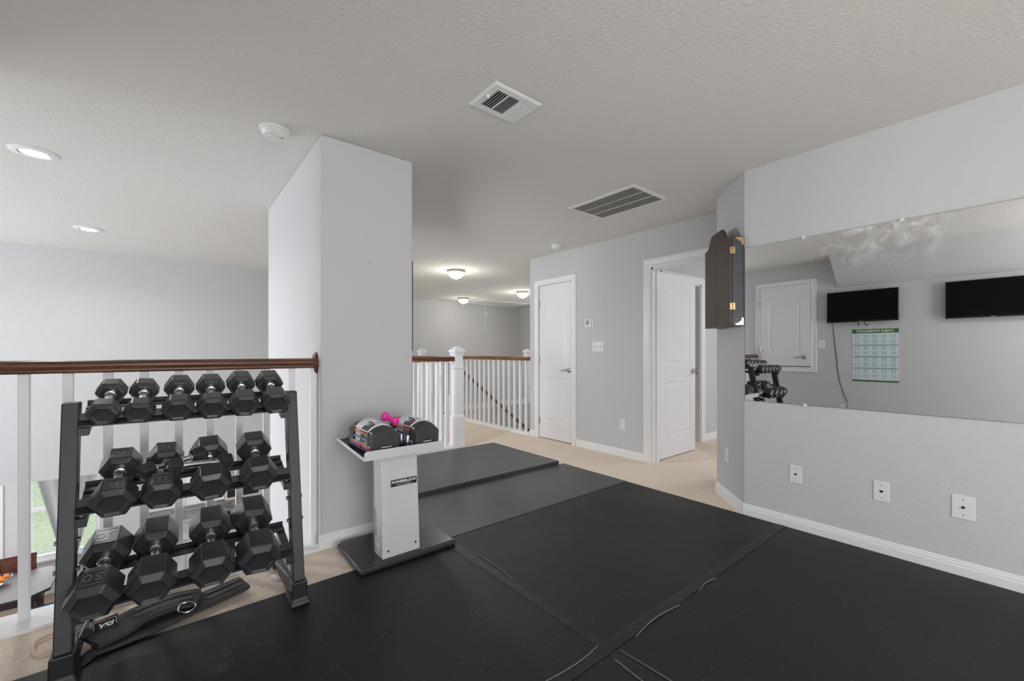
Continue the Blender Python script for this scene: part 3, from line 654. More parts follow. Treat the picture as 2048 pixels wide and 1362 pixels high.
# ------------------------------------------------------------------ hex dumbbells
def hexring(r, y, rot=0): return [(r * math.cos(R(60 * k) + rot), y, r * math.sin(R(60 * k) + rot)) for k in range(6)]
def make_dumbbell(name, label, P, Q, Wd, tk, roll=0, mark=None, txt='25', group=None, gr=.0165, heads=M_rubber):
    """P: centre of the near head's wide front edge, Q: centre of the far head's wide inner edge"""
    P = Vector(P); Q = Vector(Q); ax = (Q - P); L = ax.length; ax.normalize()
    X = Vector((1, 0, 0)); X = (X - ax * X.dot(ax)).normalized(); Z = X.cross(ax)
    Mx = Matrix((X, ax, Z)).transposed().to_4x4(); Mx.translation = P
    t = thing(name, label, 'dumbbell', group=group); t.matrix_world = Mx @ Matrix.Rotation(R(roll), 4, 'Y')
    r = Wd / 2; c = tk * .22
    for k, y0 in enumerate((0, L)):
        f = 1 if k == 0 else -1; a, b = y0, y0 + tk
        rings = [hexring(r * .60, a - c * .55), hexring(r * .70, a - c), hexring(r, a), hexring(r, b), hexring(r * .70, b + c), hexring(r * .6, b + c * .55)]
        h = MB().loft(rings).build('head', heads, t, bevel=.0028, seg=2)
        if mark is not None:
            # raised frame and number on the chosen facet
            apo = r * math.cos(R(30)); ang = R({'top': 90, 'left': 150, 'right': 30}[mark])
            T = Matrix.Rotation(ang - R(90), 4, 'Y').inverted() @ Matrix.Translation((0, (a + b) / 2, apo + .0006))
            wv, hv = r * .40, tk * .36; fr = MB()
            for q in ((-wv, wv, -hv, -hv + .0022), (-wv, wv, hv - .0022, hv), (-wv, -wv + .0022, -hv, hv), (wv - .0022, wv, -hv, hv)): fr.box(*q, -.001, .0007, T)
            fr.build('number_panel', M_rubber_hi, h)
            text_mesh(txt, tk * .5, 'number', M_rubber_hi, h, M=T @ Matrix.Rotation(R(180), 4, 'Z'), extrude=.0006, sx=1.15)
    prof = [(gr * 1.25, tk + c * .5), (gr * 1.25, tk + c + .006), (gr * 1.0, tk + c + .008), (gr * .92, tk + c + .016), (gr * 1.08, (tk + L) / 2), (gr * .92, L - c - .016), (gr * 1.0, L - c - .008), (gr * 1.25, L - c - .006), (gr * 1.25, L - c * .5)]
    MB().lathe(prof, 20, axis='y').build('handle', M_knurl, t, smooth=True)
    return t
DB = [   # tier, near-head centre, far-head centre, width across corners, head thickness, marked facet
    (1, (-0.194, 2.180, 0.918), (-0.186, 2.360, 0.983), 0.099, 0.055, 'left', '20'),
    (1, (-0.093, 2.180, 0.915), (-0.085, 2.360, 0.981), 0.099, 0.055, 'left', '20'),
    (1, (0.026, 2.180, 0.915), (0.032, 2.360, 0.985), 0.109, 0.059, 'top', '25'),
    (1, (0.140, 2.180, 0.913), (0.145, 2.360, 0.985), 0.112, 0.059, 'top', '25'),
    (1, (0.256, 2.180, 0.915), (0.262, 2.360, 0.991), 0.117, 0.063, 'left', '30'),
    (1, (0.380, 2.180, 0.917), (0.382, 2.360, 0.990), 0.120, 0.063, None, '30'),
    (2, (-0.161, 2.110, 0.601), (-0.155, 2.320, 0.675), 0.133, 0.078, 'top', '35'),
    (2, (-0.025, 2.110, 0.597), (-0.016, 2.320, 0.680), 0.128, 0.078, 'top', '35'),
    (2, (0.132, 2.110, 0.600), (0.137, 2.320, 0.683), 0.142, 0.078, 'left', '40'),
    (2, (0.302, 2.110, 0.605), (0.311, 2.320, 0.682), 0.144, 0.078, 'left', '40'),
    (3, (-0.209, 2.040, 0.286), (-0.195, 2.270, 0.352), 0.152, 0.102, 'top', '50'),
    (3, (-0.053, 2.040, 0.283), (-0.045, 2.270, 0.357), 0.148, 0.102, 'left', '50'),
    (3, (0.132, 2.040, 0.281), (0.138, 2.270, 0.357), 0.154, 0.102, 'right', '55'),
    (3, (0.292, 2.040, 0.281), (0.298, 2.270, 0.364), 0.163, 0.102, 'right', '55'),
]
ORD = ['leftmost', 'second from left', 'third from left', 'fourth from left', 'fifth from left', 'rightmost']
ORD4 = ['leftmost', 'second from left', 'third from left', 'rightmost']
SIZES = {1: ('smallest-tier', 'top'), 2: ('mid-sized', 'middle'), 3: ('large', 'bottom')}
cnt = {1: 0, 2: 0, 3: 0}
for t, P, Q, Wd, tk, mk, tx in DB:
    i = cnt[t]; cnt[t] += 1
    o = (ORD if t == 1 else ORD4)[i]
    lab = {1: 'compact black hex dumbbell, %s on the top tier of the rack', 2: 'mid-sized black hex dumbbell, %s on the middle tier of the rack', 3: 'large black hex dumbbell, %s on the bottom tier of the rack'}[t] % o
    make_dumbbell('hex_dumbbell', lab, P, Q, Wd, tk, roll=(0, 2, 0, -1, 1, -4, 0, 2, -3, -2, -2, 1, 2, 4)[sum(cnt.values()) - 1], mark=mk, txt=tx, group='black hex dumbbells on the rack', gr=(.0150, .0165, .0175)[t - 1])
make_dumbbell('chrome_handled_dumbbell', 'tiny hex dumbbell with chrome handle lying across the middle tier, rear of the two', (-.088, 2.225, .672), (.080, 2.285, .700), .074, .036, 20, group='tiny chrome dumbbells lying on the middle tier', gr=.0135).name = 'chrome_dumbbell'
make_dumbbell('chrome_handled_dumbbell', 'tiny hex dumbbell with chrome handle lying across the middle tier, front of the two', (-.005, 2.185, .690), (.170, 2.235, .672), .074, .036, 5, group='tiny chrome dumbbells lying on the middle tier', gr=.0135).name = 'chrome_dumbbell'
for o in list(S.objects):
    if o.name.startswith('chrome_dumbbell'):
        for c in o.children:
            if c.name.startswith('handle'): c.data = c.data.copy(); c.data.materials[0] = M_chrome

# ------------------------------------------------------------------ lifting straps on the carpet
def smooth_path(P, k=6):
    P = [Vector(p) for p in P]; out = []
    for i in range(len(P) - 1):
        a, b, c, d = P[max(i - 1, 0)], P[i], P[i + 1], P[min(i + 2, len(P) - 1)]
        for q in range(k):
            t = q / k; out.append(.5 * ((2 * b) + (c - a) * t + (2 * a - 5 * b + 4 * c - d) * t * t + (-a + 3 * b - 3 * c + d) * t ** 3))
    return out + [P[-1]]
def ribbon(pts, w, h, n=24, prof=None):
    """flat padded band along a smooth floor path; pts = (x, y, z)"""
    P = [Vector(p) for p in pts]; out = []
    def cr(a, b, c, d, t): return .5 * ((2 * b) + (c - a) * t + (2 * a - 5 * b + 4 * c - d) * t * t + (-a + 3 * b - 3 * c + d) * t ** 3)
    for i in range(len(P) - 1):
        a, b, c, d = P[max(i - 1, 0)], P[i], P[i + 1], P[min(i + 2, len(P) - 1)]
        for k in range(6): out.append(cr(a, b, c, d, k / 6))
    out.append(P[-1]); rings = []
    for i, p in enumerate(out):
        d = (out[min(i + 1, len(out) - 1)] - out[max(i - 1, 0)]).normalized(); nn = Vector((-d.y, d.x, 0)).normalized(); up = Vector((0, 0, 1))
        e = min(1, .86 + min(i, len(out) - 1 - i) * .07)
        rings.append([p + nn * a * w / 2 * e + up * b * h / 2 for a, b in ((-1, -.3), (-.9, -1), (.9, -1), (1, -.3), (1, .3), (.88, 1), (.36, 1), (.30, .75), (-.30, .75), (-.36, 1), (-.88, 1), (-1, .3))])
    return MB().loft(rings)
sb = thing('padded_belt', 'black padded weight belt with chrome ring lying folded under the rack', 'belt', (0, 0, 0))
ribbon([(.285, 2.430, .022), (.182, 2.405, .016), (.087, 2.375, .014), (0, 2.345, .012), (-.08, 2.318, .012), (-.169, 2.300, .012), (-.236, 2.292, .012)], .155, .016).build('band', M_strap, sb, smooth=True, bevel=.002)
ribbon([(.105, 2.385, .038), (.017, 2.395, .044), (-.067, 2.380, .044), (-.126, 2.355, .040), (-.164, 2.325, .034), (-.205, 2.308, .032), (-.240, 2.290, .030)], .155, .018).build('folded_band', M_strap, sb, smooth=True, bevel=.002)
for k, dy in enumerate((.040, -.012)):
    ribbon([(.272, 2.430 + dy, .0315), (.20, 2.410 + dy, .0265), (.13, 2.389 + dy, .0242)], .030, .002).build('stripe', M_strap2, sb)
    ribbon([(.080, 2.388 + dy, .0515), (.017, 2.395 + dy, .0535), (-.067, 2.380 + dy, .0535), (-.115, 2.360 + dy, .0515)], .028, .002).build('stripe', M_strap2, sb)
ring = [(.026, 2.296), (.034, 2.330), (.060, 2.334), (.086, 2.308), (.079, 2.282), (.050, 2.276), (.026, 2.296)]
MB().tube(smooth_path([(x, y, .040 + (y - 2.28) * .25) for x, y in ring]), .0026, 10).build('d_ring', M_chrome, sb, smooth=True)
pa = MB().loft([[(-.240, 2.352, .022), (-.166, 2.360, .022), (-.166, 2.364, .022), (-.240, 2.356, .022)], [(-.240, 2.352, .072), (-.166, 2.360, .080), (-.166, 2.364, .080), (-.240, 2.356, .072)]]).build('label_patch', M_black, sb)
fr = MB()
for a in ((-.034, .034, -.022, -.0205), (-.034, .034, .0205, .022), (-.034, -.0325, -.022, .022), (.0325, .034, -.022, .022)): fr.box(a[0], a[1], -.0006, 0, a[2], a[3])
M_white_ink = mat('white_ink', (.8, .8, .8), .6)
fr.build('border', M_white_ink, pa, loc=(-.203, 2.3555, .049), rot=(0, R(-3), R(6)))
text_mesh('YSI', .030, 'lettering', M_white_ink, pa, loc=(-.205, 2.3550, .046), rot=(R(90), R(-3), R(6)), shear=.35, offset=.0012, sx=1.15)
MB().prism([(-.005, 0), (.005, 0), (0, .006)], -.0006, 0, 'y').build('red_mark', mat('red_ink', (.45, .02, .02), .6), pa, loc=(-.214, 2.3542, .062))
ribbon([(-.245, 2.315, .05), (-.262, 2.325, .062), (-.285, 2.325, .04), (-.292, 2.30, .012)], .045, .007).build('loop_strap', M_strap, sb)
ribbon([(-.222, 2.26, .012), (-.245, 2.215, .008), (-.272, 2.19, .006)], .05, .006).build('tail_strap', M_strap, sb)
cl = MB().tube(smooth_path([(-.340, 2.515, .0), (-.375, 2.520, .0), (-.408, 2.500, .0), (-.415, 2.465, .0), (-.405, 2.405, .0), (-.390, 2.382, .0), (-.350, 2.378, .0)]), .0062, 10).build('strap_loop', M_cream, smooth=True)
tag(cl, 'beige rope loop on the carpet behind the left rack foot', 'loop')
cp = MB().lathe([(.001, -.022), (.013, -.022), (.014, .010), (.010, .014), (.010, .024), (.001, .024)], 20, Matrix.Translation((.418, 2.430, .002)) @ Matrix.Rotation(R(82), 4, 'X') @ Matrix.Rotation(R(25), 4, 'Y')).build('plastic_cap', mat('pale_plastic', (.80, .70, .66), .5), smooth=True)
tag(cp, 'small pale plastic cap lying on the carpet beside the right rack foot', 'cap')

# ------------------------------------------------------------------ weight stand with the two adjustable block dumbbells
ws = thing('weight_stand', 'silver pedestal weight stand with tray and wide black base by the pillar', 'weight stand', (0, 0, 0))
MB().prism([(.752, 2.155), (1.325, 2.155), (1.325, 2.545), (1.28, 2.575), (.79, 2.575), (.752, 2.545)], .001, .036).build('base', mat('base_black', (.05, .05, .052), .27, .3), ws, bevel=.014, seg=4)
def ring4(x0, x1, y0, y1, z): return [(x0, y0, z), (x1, y0, z), (x1, y1, z), (x0, y1, z)]
co = MB().loft([ring4(.882, 1.104, 2.186, 2.302, .036), ring4(.872, 1.086, 2.190, 2.306, .612)]).build('column', M_silver, ws, bevel=.007, seg=3)
MB().box(.8722, .8735, 2.29, 2.296, .05, .60).build('seam', M_steel, co)
for x, z in ((.915, .075), (1.075, .082)): MB().lathe([(.001, 0), (.006, 0), (.005, .004), (.001, .005)], 12, Matrix.Translation((x, 2.1862, z)) @ Matrix.Rotation(R(90), 4, 'X')).build('bolt', M_black, ws, smooth=True)
for y, z in ((2.215, .06), (2.272, .065), (2.22, .585)): MB().lathe([(.001, 0), (.005, 0), (.004, .003), (.001, .004)], 12, Matrix.Translation((.8815 - (z - .04) * .0175, y, z)) @ Matrix.Rotation(-R(90), 4, 'Y')).build('bolt', M_steel, ws, smooth=True)
MB().lathe([(.001, 0), (.009, 0), (.009, .002), (.006, .003), (.001, .001)], 16, Matrix.Translation((.8812, 2.235, .105)) @ Matrix.Rotation(-R(90), 4, 'Y')).build('grommet', M_white, ws, smooth=True)
MB().box(.8770, .8785, 2.262, 2.284, .14, .29).build('info_sticker', mat('sticker_grey', (.42, .42, .42), .5, var=(90, .35, 1.5)), ws)
MB().box(-.076, .076, -.0015, 0, -.019, .019).build('badge', M_black, ws, loc=(1.006, 2.1875, .435), bevel=.0008)
text_mesh('POWERBLOCK', .0200, 'lettering', M_white_ink, ws, loc=(1.006, 2.1862, .4395), rot=(R(90), 0, 0), offset=.0007, sx=1.06)
text_mesh('WORLD CLASS DUMBBELLS', .0075, 'lettering', M_white_ink, ws, loc=(1.006, 2.1862, .4235), rot=(R(90), 0, 0), sx=.98)
bo = MB()
for a in ((-.074, .074, -.0180, -.0172), (-.074, .074, .0172, .0180)): bo.box(a[0], a[1], -.0002, .0004, a[2], a[3])
bo.build('badge_line', M_nickel, ws, loc=(1.006, 2.1858, .435))
tray = bpy.data.objects.new('tray', None); COL.objects.link(tray); tray.parent = ws; tray.location = (0, 2.100, .606); tray.rotation_euler = (R(4.5), 0, 0)
MB().box(.754, 1.209, 0, .445, 0, .003).build('floor_plate', M_black, tray)
MB().prism([(.757, -.003), (1.206, -.003), (1.209, .0), (1.209, .036), (1.203, .046), (.763, .046), (.753, .036), (.753, .0)], -.003, .001, 'y').build('front_lip', M_silver, tray, bevel=.001)
MB().box(.752, .755, 0, .445, -.002, .014).box(1.208, 1.211, 0, .445, -.002, .014).box(.752, 1.211, .443, .446, -.002, .014).build('rim', M_silver, tray)
CLR = {n: mat('band_' + n, c, .4) for n, c in dict(silver=(.62, .62, .64), orange=(.80, .22, .07), blue=(.16, .22, .45), green=(.10, .50, .22), yellow=(.85, .70, .05), pink=(.90, .10, .22), purple=(.22, .13, .40), white=(.75, .75, .78)).items()}
def archplate(w, h, y0, y1, rise=.034):
    n = 14; p = [(-w / 2 + .004, 0), (w / 2 - .004, 0), (w / 2, .006)]
    for i in range(n + 1):
        t = i / n; p.append((w / 2 - w * t, h - rise + rise * math.sin(math.pi * t) ** .75))
    p.append((-w / 2, .006))
    return MB().prism(p, y0, y1, 'y')
def block(label, x, yaw, first=None):
    t = bpy.data.objects.new('block_dumbbell', None); COL.objects.link(t)
    tag(t, label, 'dumbbell', 'adjustable block dumbbells on the stand')
    a = R(4.5); by = .040
    t.location = (x, 2.100 + by * math.cos(a), .606 + by * math.sin(a) + .0035); t.rotation_euler = (a, 0, R(yaw))
    for k in range(7):
        y = .0 + k * .0088; archplate(.152 + .0012 * k, .128 + .0025 * k, y, y + .0066).build('weight_plate', M_darkplate, t, bevel=.0012)
    for k in range(7):
        y = .222 + k * .0088; archplate(.160 - .0012 * k, .143 - .0025 * k, y, y + .0066).build('weight_plate', M_darkplate, t, bevel=.0012)
    for y, y9 in ((.063, .076), (.160, .218)): archplate(.142, .152, y, y9, .036).build('handle_arch', M_silver, t, bevel=.003)
    MB().prism([(-.022, .070), (.022, .070), (.024, .165), (-.024, .165)], .136, .142).build('bridge', M_silver, t, bevel=.002)
    for x_ in (-.044, .044): MB().lathe([(.014, .070), (.0165, .085), (.0165, .200), (.014, .210)], 20, Matrix.Translation((x_, 0, .110)), axis='y').build('grip', M_darkplate, t, smooth=True)
    MB().tube([(-.02, .075, .135), (-.022, .14, .148), (-.02, .205, .135)], .0035, 8).build('cord', M_black, t)
    for s in (-1, 1):
        for cn, z, hh, xo in (('silver', .108, .009, .070), ('orange', .092, .010, .074), ('green', .078, .006, .068), ('blue', .062, .013, .074), ('yellow', .049, .006, .072), ('white', .038, .006, .077), ('pink', .026, .009, .079), ('purple', .012, .009, .080)):
            xx = s * xo; MB().box(xx - .003, xx + .003, .03 if cn not in ('green', 'yellow') else .03, .245 if cn not in ('green', 'yellow') else .11, z, z + hh).build('side_rail', CLR[cn], t, bevel=.001)
        for k in range(7):
            for y in (.055, .225): MB().box(s * .074 - .007, s * .074 + .007, y - .004, y + .004, .010 + k * .0155, .021 + k * .0155).build('rail_lug', M_black, t, bevel=.001)
    MB().tube([(-.084, .10, .10), (-.086, .13, .055), (-.085, .11, .02)], .002, 6).build('pin_cord', M_black, t)
    lg = MB().lathe([(.001, 0), (.030, 0), (.028, .0012), (.001, .0012)], 28, Matrix.Translation((.0, 0, .040)) @ Matrix.Rotation(R(90), 4, 'X') @ Matrix.Scale(.34, 4, (0, 1, 0))).build('logo_oval', M_black, t)
    text_mesh('POWERBLOCK', .0088, 'lettering', M_white_ink, lg, loc=(0, -.0018, .040), rot=(R(90), 0, 0), offset=.0004, sx=.95)
    return t
block('left adjustable block dumbbell with coloured side rails, on the stand tray', .884, 6)
block('right adjustable block dumbbell, on the stand tray beside the silver cylinders', 1.122, 7)
pk = thing('pink_dumbbell', 'small bright pink vinyl dumbbell resting between the two block dumbbells', 'dumbbell', (.962, 2.275, .776), (R(15), 0, R(24)))
for y in (-.052, .024): MB().loft([hexring(.018, y - .004), hexring(.026, y + .004), hexring(.026, y + .024), hexring(.018, y + .032)]).build('head', M_pink, pk, bevel=.004, seg=3)
MB().lathe([(.015, -.03), (.0145, 0), (.015, .03)], 20, axis='y').build('handle', M_pink, pk, smooth=True)
for i, (x, y, l) in enumerate(((1.010, 2.158, 'front silver adder-weight cylinder standing between the block dumbbells'), (.990, 2.195, 'rear silver adder-weight cylinder standing between the block dumbbells'))):
    c = MB().lathe([(.001, 0), (.0125, 0), (.0135, .003), (.0135, .078), (.0115, .083), (.001, .083)], 24).build('adder_weight', mat('adder_steel', (.50, .58, .66), .22, 1) if i == 0 else bpy.data.materials['adder_steel'], smooth=True, loc=(x, y, .606 + (y - 2.10) * .079 + .003), rot=(R(4.5), 0, 0))
    tag(c, l, 'weight', 'silver adder-weight cylinders')

# ------------------------------------------------------------------ dartboard cabinet on the angled wall
dc = thing('dart_cabinet', 'closed dark brown dartboard cabinet with arched top on the angled wall', 'cabinet', (A.x, A.y, 1.345), (0, 0, R(45)))
# local x runs along the wall away from the camera, local y points out of the wall
CW = .495; CHh = .628
MB().box(.004, CW - .004, .001, .080, 0, CHh).build('body', M_dartside, dc, bevel=.002)
def domed(a, b):
    f = lambda t: CHh + .002 + (0 if t < .045 or t > CW - .045 else .097 * (.5 - .5 * math.cos(math.pi * min(1, min(t - .045, CW - .045 - t) / .115))))
    n = 24; return [(a, 0), (b, 0)] + [(b + (a - b) * i / n, f(b + (a - b) * i / n)) for i in range(n + 1)]
for a, b in ((0, CW / 2 - .001), (CW / 2 + .001, CW)):
    MB().prism(domed(a, b), .083, .102, 'y').build('door', M_dart, dc, bevel=.002)
for x, s in ((0, -1), (CW, 1)):
    for z in (.135, .535): MB().lathe([(.0055, -.026), (.0055, .026)], 12, Matrix.Translation((x + s * .003, .083, z))).box(x - .001 + s * .002, x + .001 + s * .002, .064, .100, z - .024, z + .024).build('hinge', M_brass, dc, bevel=.001)
def bracket(x, z, sz, m):
    p = [(0, 0), (.056, 0), (.056, sz * .011), (.040, sz * .014), (.030, sz * .024), (.016, sz * .032), (.013, sz * .052), (0, sz * .054)]
    MB().prism([(.004 + a, z + b) for a, b in p], x - .0015, x + .001, 'x').build('corner_bracket', m, dc)
bracket(.003, .0, 1, M_nickel); bracket(.003, CHh, -1, M_brass)
bracket(CW - .003, .0, 1, M_nickel); bracket(CW - .003, CHh, -1, M_brass)

# ------------------------------------------------------------------ left wall: televisions, cable, poster (all seen in the mirror)
def television(label, y0, y1, z0, z1, stubs):
    t = thing('television', label, 'television', (XL, (y0 + y1) / 2, (z0 + z1) / 2), (0, 0, R(90)), group='wall televisions seen in the mirror')
    w, h = (y1 - y0) / 2, (z1 - z0) / 2
    MB().box(-w, w, -.075, -.040, -h, h).build('casing', M_black, t, bevel=.003)
    MB().box(-w + .009, w - .009, -.0765, -.074, -h + .016, h - .009).build('screen', M_screen, t)
    MB().box(-.018, .018, -.0775, -.0745, -h + .003, -h + .010).build('badge', M_nickel, t)
    MB().box(-.12, .12, -.042, 0, -.1, .1).build('wall_bracket', M_blackmetal, t)
    for x in stubs: MB().tube([(x, -.04, -h + .01), (x + .01, -.045, -h - .03), (x + (.012 if x > 0 else -.025), -.045, -h - .055)], .006, 8).build('antenna_plug', M_black, t)
    return t
television('smaller-looking wall television above the workout poster, in the mirror', 1.045, 1.790, 1.555, 1.972, (.02, -.04))
television('wall television at the right edge of the mirror', -.115, .632, 1.545, 1.978, ())
co_ = MB().tube([(XL + .03, 1.742, 1.56), (XL + .004, 1.735, 1.48), (XL + .004, 1.706, 1.18), (XL + .004, 1.690, 1.02), (XL + .004, 1.684, .902), (XL + .004, 1.655, .72), (XL + .004, 1.618, .58), (XL + .006, 1.580, .49), (XL + .012, 1.577, .40), (XL + .016, 1.60, .38)], .0035, 8).build('power_cord', M_black, smooth=True)
tag(co_, 'thin black power cord hanging from the television to the outlet', 'cord')
po = thing('workout_poster', 'laminated cable workouts poster with green title bar under the television, in the mirror', 'poster', (XL, 1.288, 1.108), (0, 0, R(90)))
PWd, PH = .465, .690
M_paper = mat('poster_paper', (.66, .78, .84), .4); M_green = mat('poster_green', (.045, .15, .02), .45); M_ink = mat('poster_ink', (.08, .09, .11), .6)
MB().box(-PWd / 2, PWd / 2, -.003, -.0005, -PH / 2, PH / 2).build('sheet', M_paper, po)
gb = MB().box(-PWd / 2 - .004, PWd / 2 + .004, -.0038, -.0028, PH / 2 - .052, PH / 2 + .003).box(-PWd / 2 - .006, PWd / 2 + .002, -.0038, -.0028, -PH / 2 - .003, -PH / 2 + .018)
rowz = [PH / 2 - .058 - i * .153 for i in range(5)]
for z in rowz[1:4]: gb.box(-PWd / 2, PWd / 2, -.0038, -.0028, z - .004, z + .004)
gb.build('green_bars', M_green, po)
text_mesh('CABLE WORKOUTS', .042, 'title', M_white_ink, po, loc=(0, -.0042, PH / 2 - .025), rot=(R(90), 0, 0), offset=.0012, extrude=.0004)
fg = MB()
def stick(cx, cz, s, k):
    rnd = random.Random(k)
    for dx in (-.014, .014):
        a = rnd.uniform(-.5, .5); x0, z0 = cx + dx, cz
        pts = [(x0 - .3 * s * a, z0 + s), (x0, z0 + .2 * s), (x0 + s * .5 * rnd.uniform(-1, 1), z0 - s)]
        for p, q in zip(pts, pts[1:]):
            d = Vector((q[0] - p[0], q[1] - p[1])).normalized(); n_ = Vector((-d.y, d.x)) * .0022
            fg.add([(p[0] + n_.x, -.0034, p[1] + n_.y), (p[0] - n_.x, -.0034, p[1] - n_.y), (q[0] - n_.x, -.0034, q[1] - n_.y), (q[0] + n_.x, -.0034, q[1] + n_.y)], [(0, 1, 2, 3)])
        fg.box(pts[0][0] - .003, pts[0][0] + .003, -.0036, -.003, pts[0][1], pts[0][1] + .006)
        aa = rnd.uniform(-.012, .012); fg.box(min(x0, x0 + aa), max(x0, x0 + aa) + .001, -.0036, -.003, z0 + .5 * s, z0 + .5 * s + .0025)
for r_ in range(4):
    top = rowz[r_]
    for c_ in range(5):
        for q_ in range(2):
            x = -PWd / 2 + (c_ + .5) * PWd / 5; z = top - .034 - q_ * .070
            stick(x, z, .014, r_ * 10 + c_ * 2 + q_)
            fg.box(x - .026, x + .022, -.0036, -.003, z - .026, z - .0235)
fg.build('exercise_figures', M_ink, po)

# ------------------------------------------------------------------ bathroom beyond the open door
bt = thing('bathtub', 'white bathtub edge seen in the narrow gap beside the open door', 'bathtub', (0, 0, 0))
MB().loft([ring4(5.9, 7.29, 3.38, 4.17, FZ), ring4(5.9, 7.29, 3.38, 4.17, .50), ring4(5.98, 7.22, 3.46, 4.09, .50), ring4(6.05, 7.15, 3.53, 4.02, .12)]).build('shell', M_white, bt, bevel=.01)
tag(MB().tube([(5.95, 3.45, 1.98), (7.295, 3.45, 1.98)], .013, 12).build('shower_rod', M_white, smooth=True), 'white shower rod high in the bathroom gap', 'shower rod')
tag(MB().tube([(7.285, 3.88, 1.12), (7.255, 3.88, 1.10), (7.265, 3.9, .95), (7.275, 3.9, .80)], [.02, .035, .045, .03], 10, flat=.8).build('hanging_washcloth', M_black, smooth=True), 'dark cloth hanging on the bathroom wall beside the door edge', 'cloth')

# ------------------------------------------------------------------ lower storey seen through the left railing
def window_unit(n, x0, x1, z0, z1, y, blindname=True):
    fr = MB()
    for a in ((x0, x0 + .05, z0, z1), (x1 - .05, x1, z0, z1), (x0 + .05, x1 - .05, z0, z0 + .06), (x0 + .05, x1 - .05, z1 - .05, z1), (x0 + .05, x1 - .05, (z0 + z1) / 2 - .03, (z0 + z1) / 2 + .03)): fr.box(a[0], a[1], y - .02, y + .06, a[2], a[3])
    w_ = struct(fr.build('window_%d' % n, M_white))
    gl = MB().box(x0 + .05, x1 - .05, y + .04, y + .044, z0 + .05, z1 - .05).build('window_glass', glassm, w_)
    MB().box(x0 - .06, x1 + .06, y - .10, y + .0, z0 - .03, z0).build('window_sill', M_white, w_, bevel=.004)
    return w_
glassm = bpy.data.materials.new('window_glass'); glassm.use_nodes = True
_nt = glassm.node_tree; _nt.nodes.clear(); _o = _nt.nodes.new('ShaderNodeOutputMaterial'); _t = _nt.nodes.new('ShaderNodeBsdfTransparent'); _g = _nt.nodes.new('ShaderNodeBsdfGlossy'); _m = _nt.nodes.new('ShaderNodeMixShader')
_g.inputs['Roughness'].default_value = .02; _m.inputs[0].default_value = .05
_nt.links.new(_t.outputs[0], _m.inputs[1]); _nt.links.new(_g.outputs[0], _m.inputs[2]); _nt.links.new(_m.outputs[0], _o.inputs[0])
WY = 11.0; WZ0, WZ1 = -2.50, -.75
window_unit(1, -3.05, -2.20, WZ0, WZ1, WY); window_unit(2, -1.92, -1.02, WZ0, WZ1, WY)
m = MB().box(-4.5, -3.05, WY, WY + .12, -3.15, -.41).box(-2.20, -1.92, WY, WY + .12, -3.15, -.41).box(-1.02, 2.7, WY, WY + .12, -3.15, -.41)
m.box(-3.05, -2.2, WY, WY + .12, -3.15, WZ0).box(-1.92, -1.02, WY, WY + .12, -3.15, WZ0).box(-3.05, -1.02, WY, WY + .12, WZ1, -.41)
struct(m.build('wall_dining', M_wall))
for x0, x1, lb in ((-3.0, -2.25, 'white slatted blind on the left dining window'), (-1.87, -1.07, 'white slatted blind on the right dining window behind the rack post')):
    bl = thing('window_blind', lb, 'blind', (0, 0, 0), group='dining window blinds')
    s = MB(); z = WZ0 + .07
    while z < WZ1 - .06:
        s.box(x0, x1, -.011, .011, -.0008, .0008, Matrix.Translation((0, WY - .045, z)) @ Matrix.Rotation(R(14), 4, 'X')); z += .034
    s.build('slats', M_slat, bl)
    MB().box(x0, x1, WY - .065, WY - .022, WZ1 - .06, WZ1).build('headrail', M_slat, bl)
    MB().box(x0 + .15, x0 + .153, WY - .062, WY - .060, WZ0 + .07, WZ1).box(x1 - .153, x1 - .15, WY - .062, WY - .06, WZ0 + .07, WZ1).box((x0 + x1) / 2, (x0 + x1) / 2 + .003, WY - .062, WY - .06, WZ0 + .07, WZ1).build('ladder_cord', M_slat, bl)
cu = MB(); rings = []
for k in range(15):
    t = k / 14; z = -.72 - t * 2.05
    xl = -1.86 + .42 * t ** 1.0; xr = -1.00 - .36 * t ** 1.35; n_ = 28
    rings.append([(xl + (xr - xl) * i / n_, WY - .16 + .028 * math.sin(i / n_ * math.pi * 5), z) for i in range(n_ + 1)] + [(xl + (xr - xl) * i / n_, WY - .150 + .028 * math.sin(i / n_ * math.pi * 5), z) for i in range(n_, -1, -1)])
tag(cu.loft(rings).build('curtain', M_fabric, smooth=True), 'grey curtain gathered to a point in front of the right dining window', 'curtain')
tb = thing('dining_table', 'dark polished dining table with clipped corners on the floor below', 'table', (0, 0, 0))
TZ = -2.40
MB().prism([(-3.0, 9.15), (-1.60, 9.15), (-1.40, 9.33), (-1.40, 10.10), (-1.55, 10.28), (-3.0, 10.28)], TZ - .04, TZ).build('tabletop', M_tabletop, tb, bevel=.008)
MB().prism([(-2.9, 9.25), (-1.62, 9.25), (-1.50, 9.37), (-1.50, 10.05), (-1.62, 10.18), (-2.9, 10.18)], TZ - .15, TZ - .041).build('apron', M_tabletop, tb)
for x, y in ((-2.85, 9.32), (-1.62, 9.40), (-2.85, 10.1), (-1.62, 10.05)): MB().loft([ring4(x - .03, x + .03, y - .03, y + .03, -3.15), ring4(x - .045, x + .045, y - .045, y + .045, TZ - .14)]).build('leg', M_tabletop, tb)
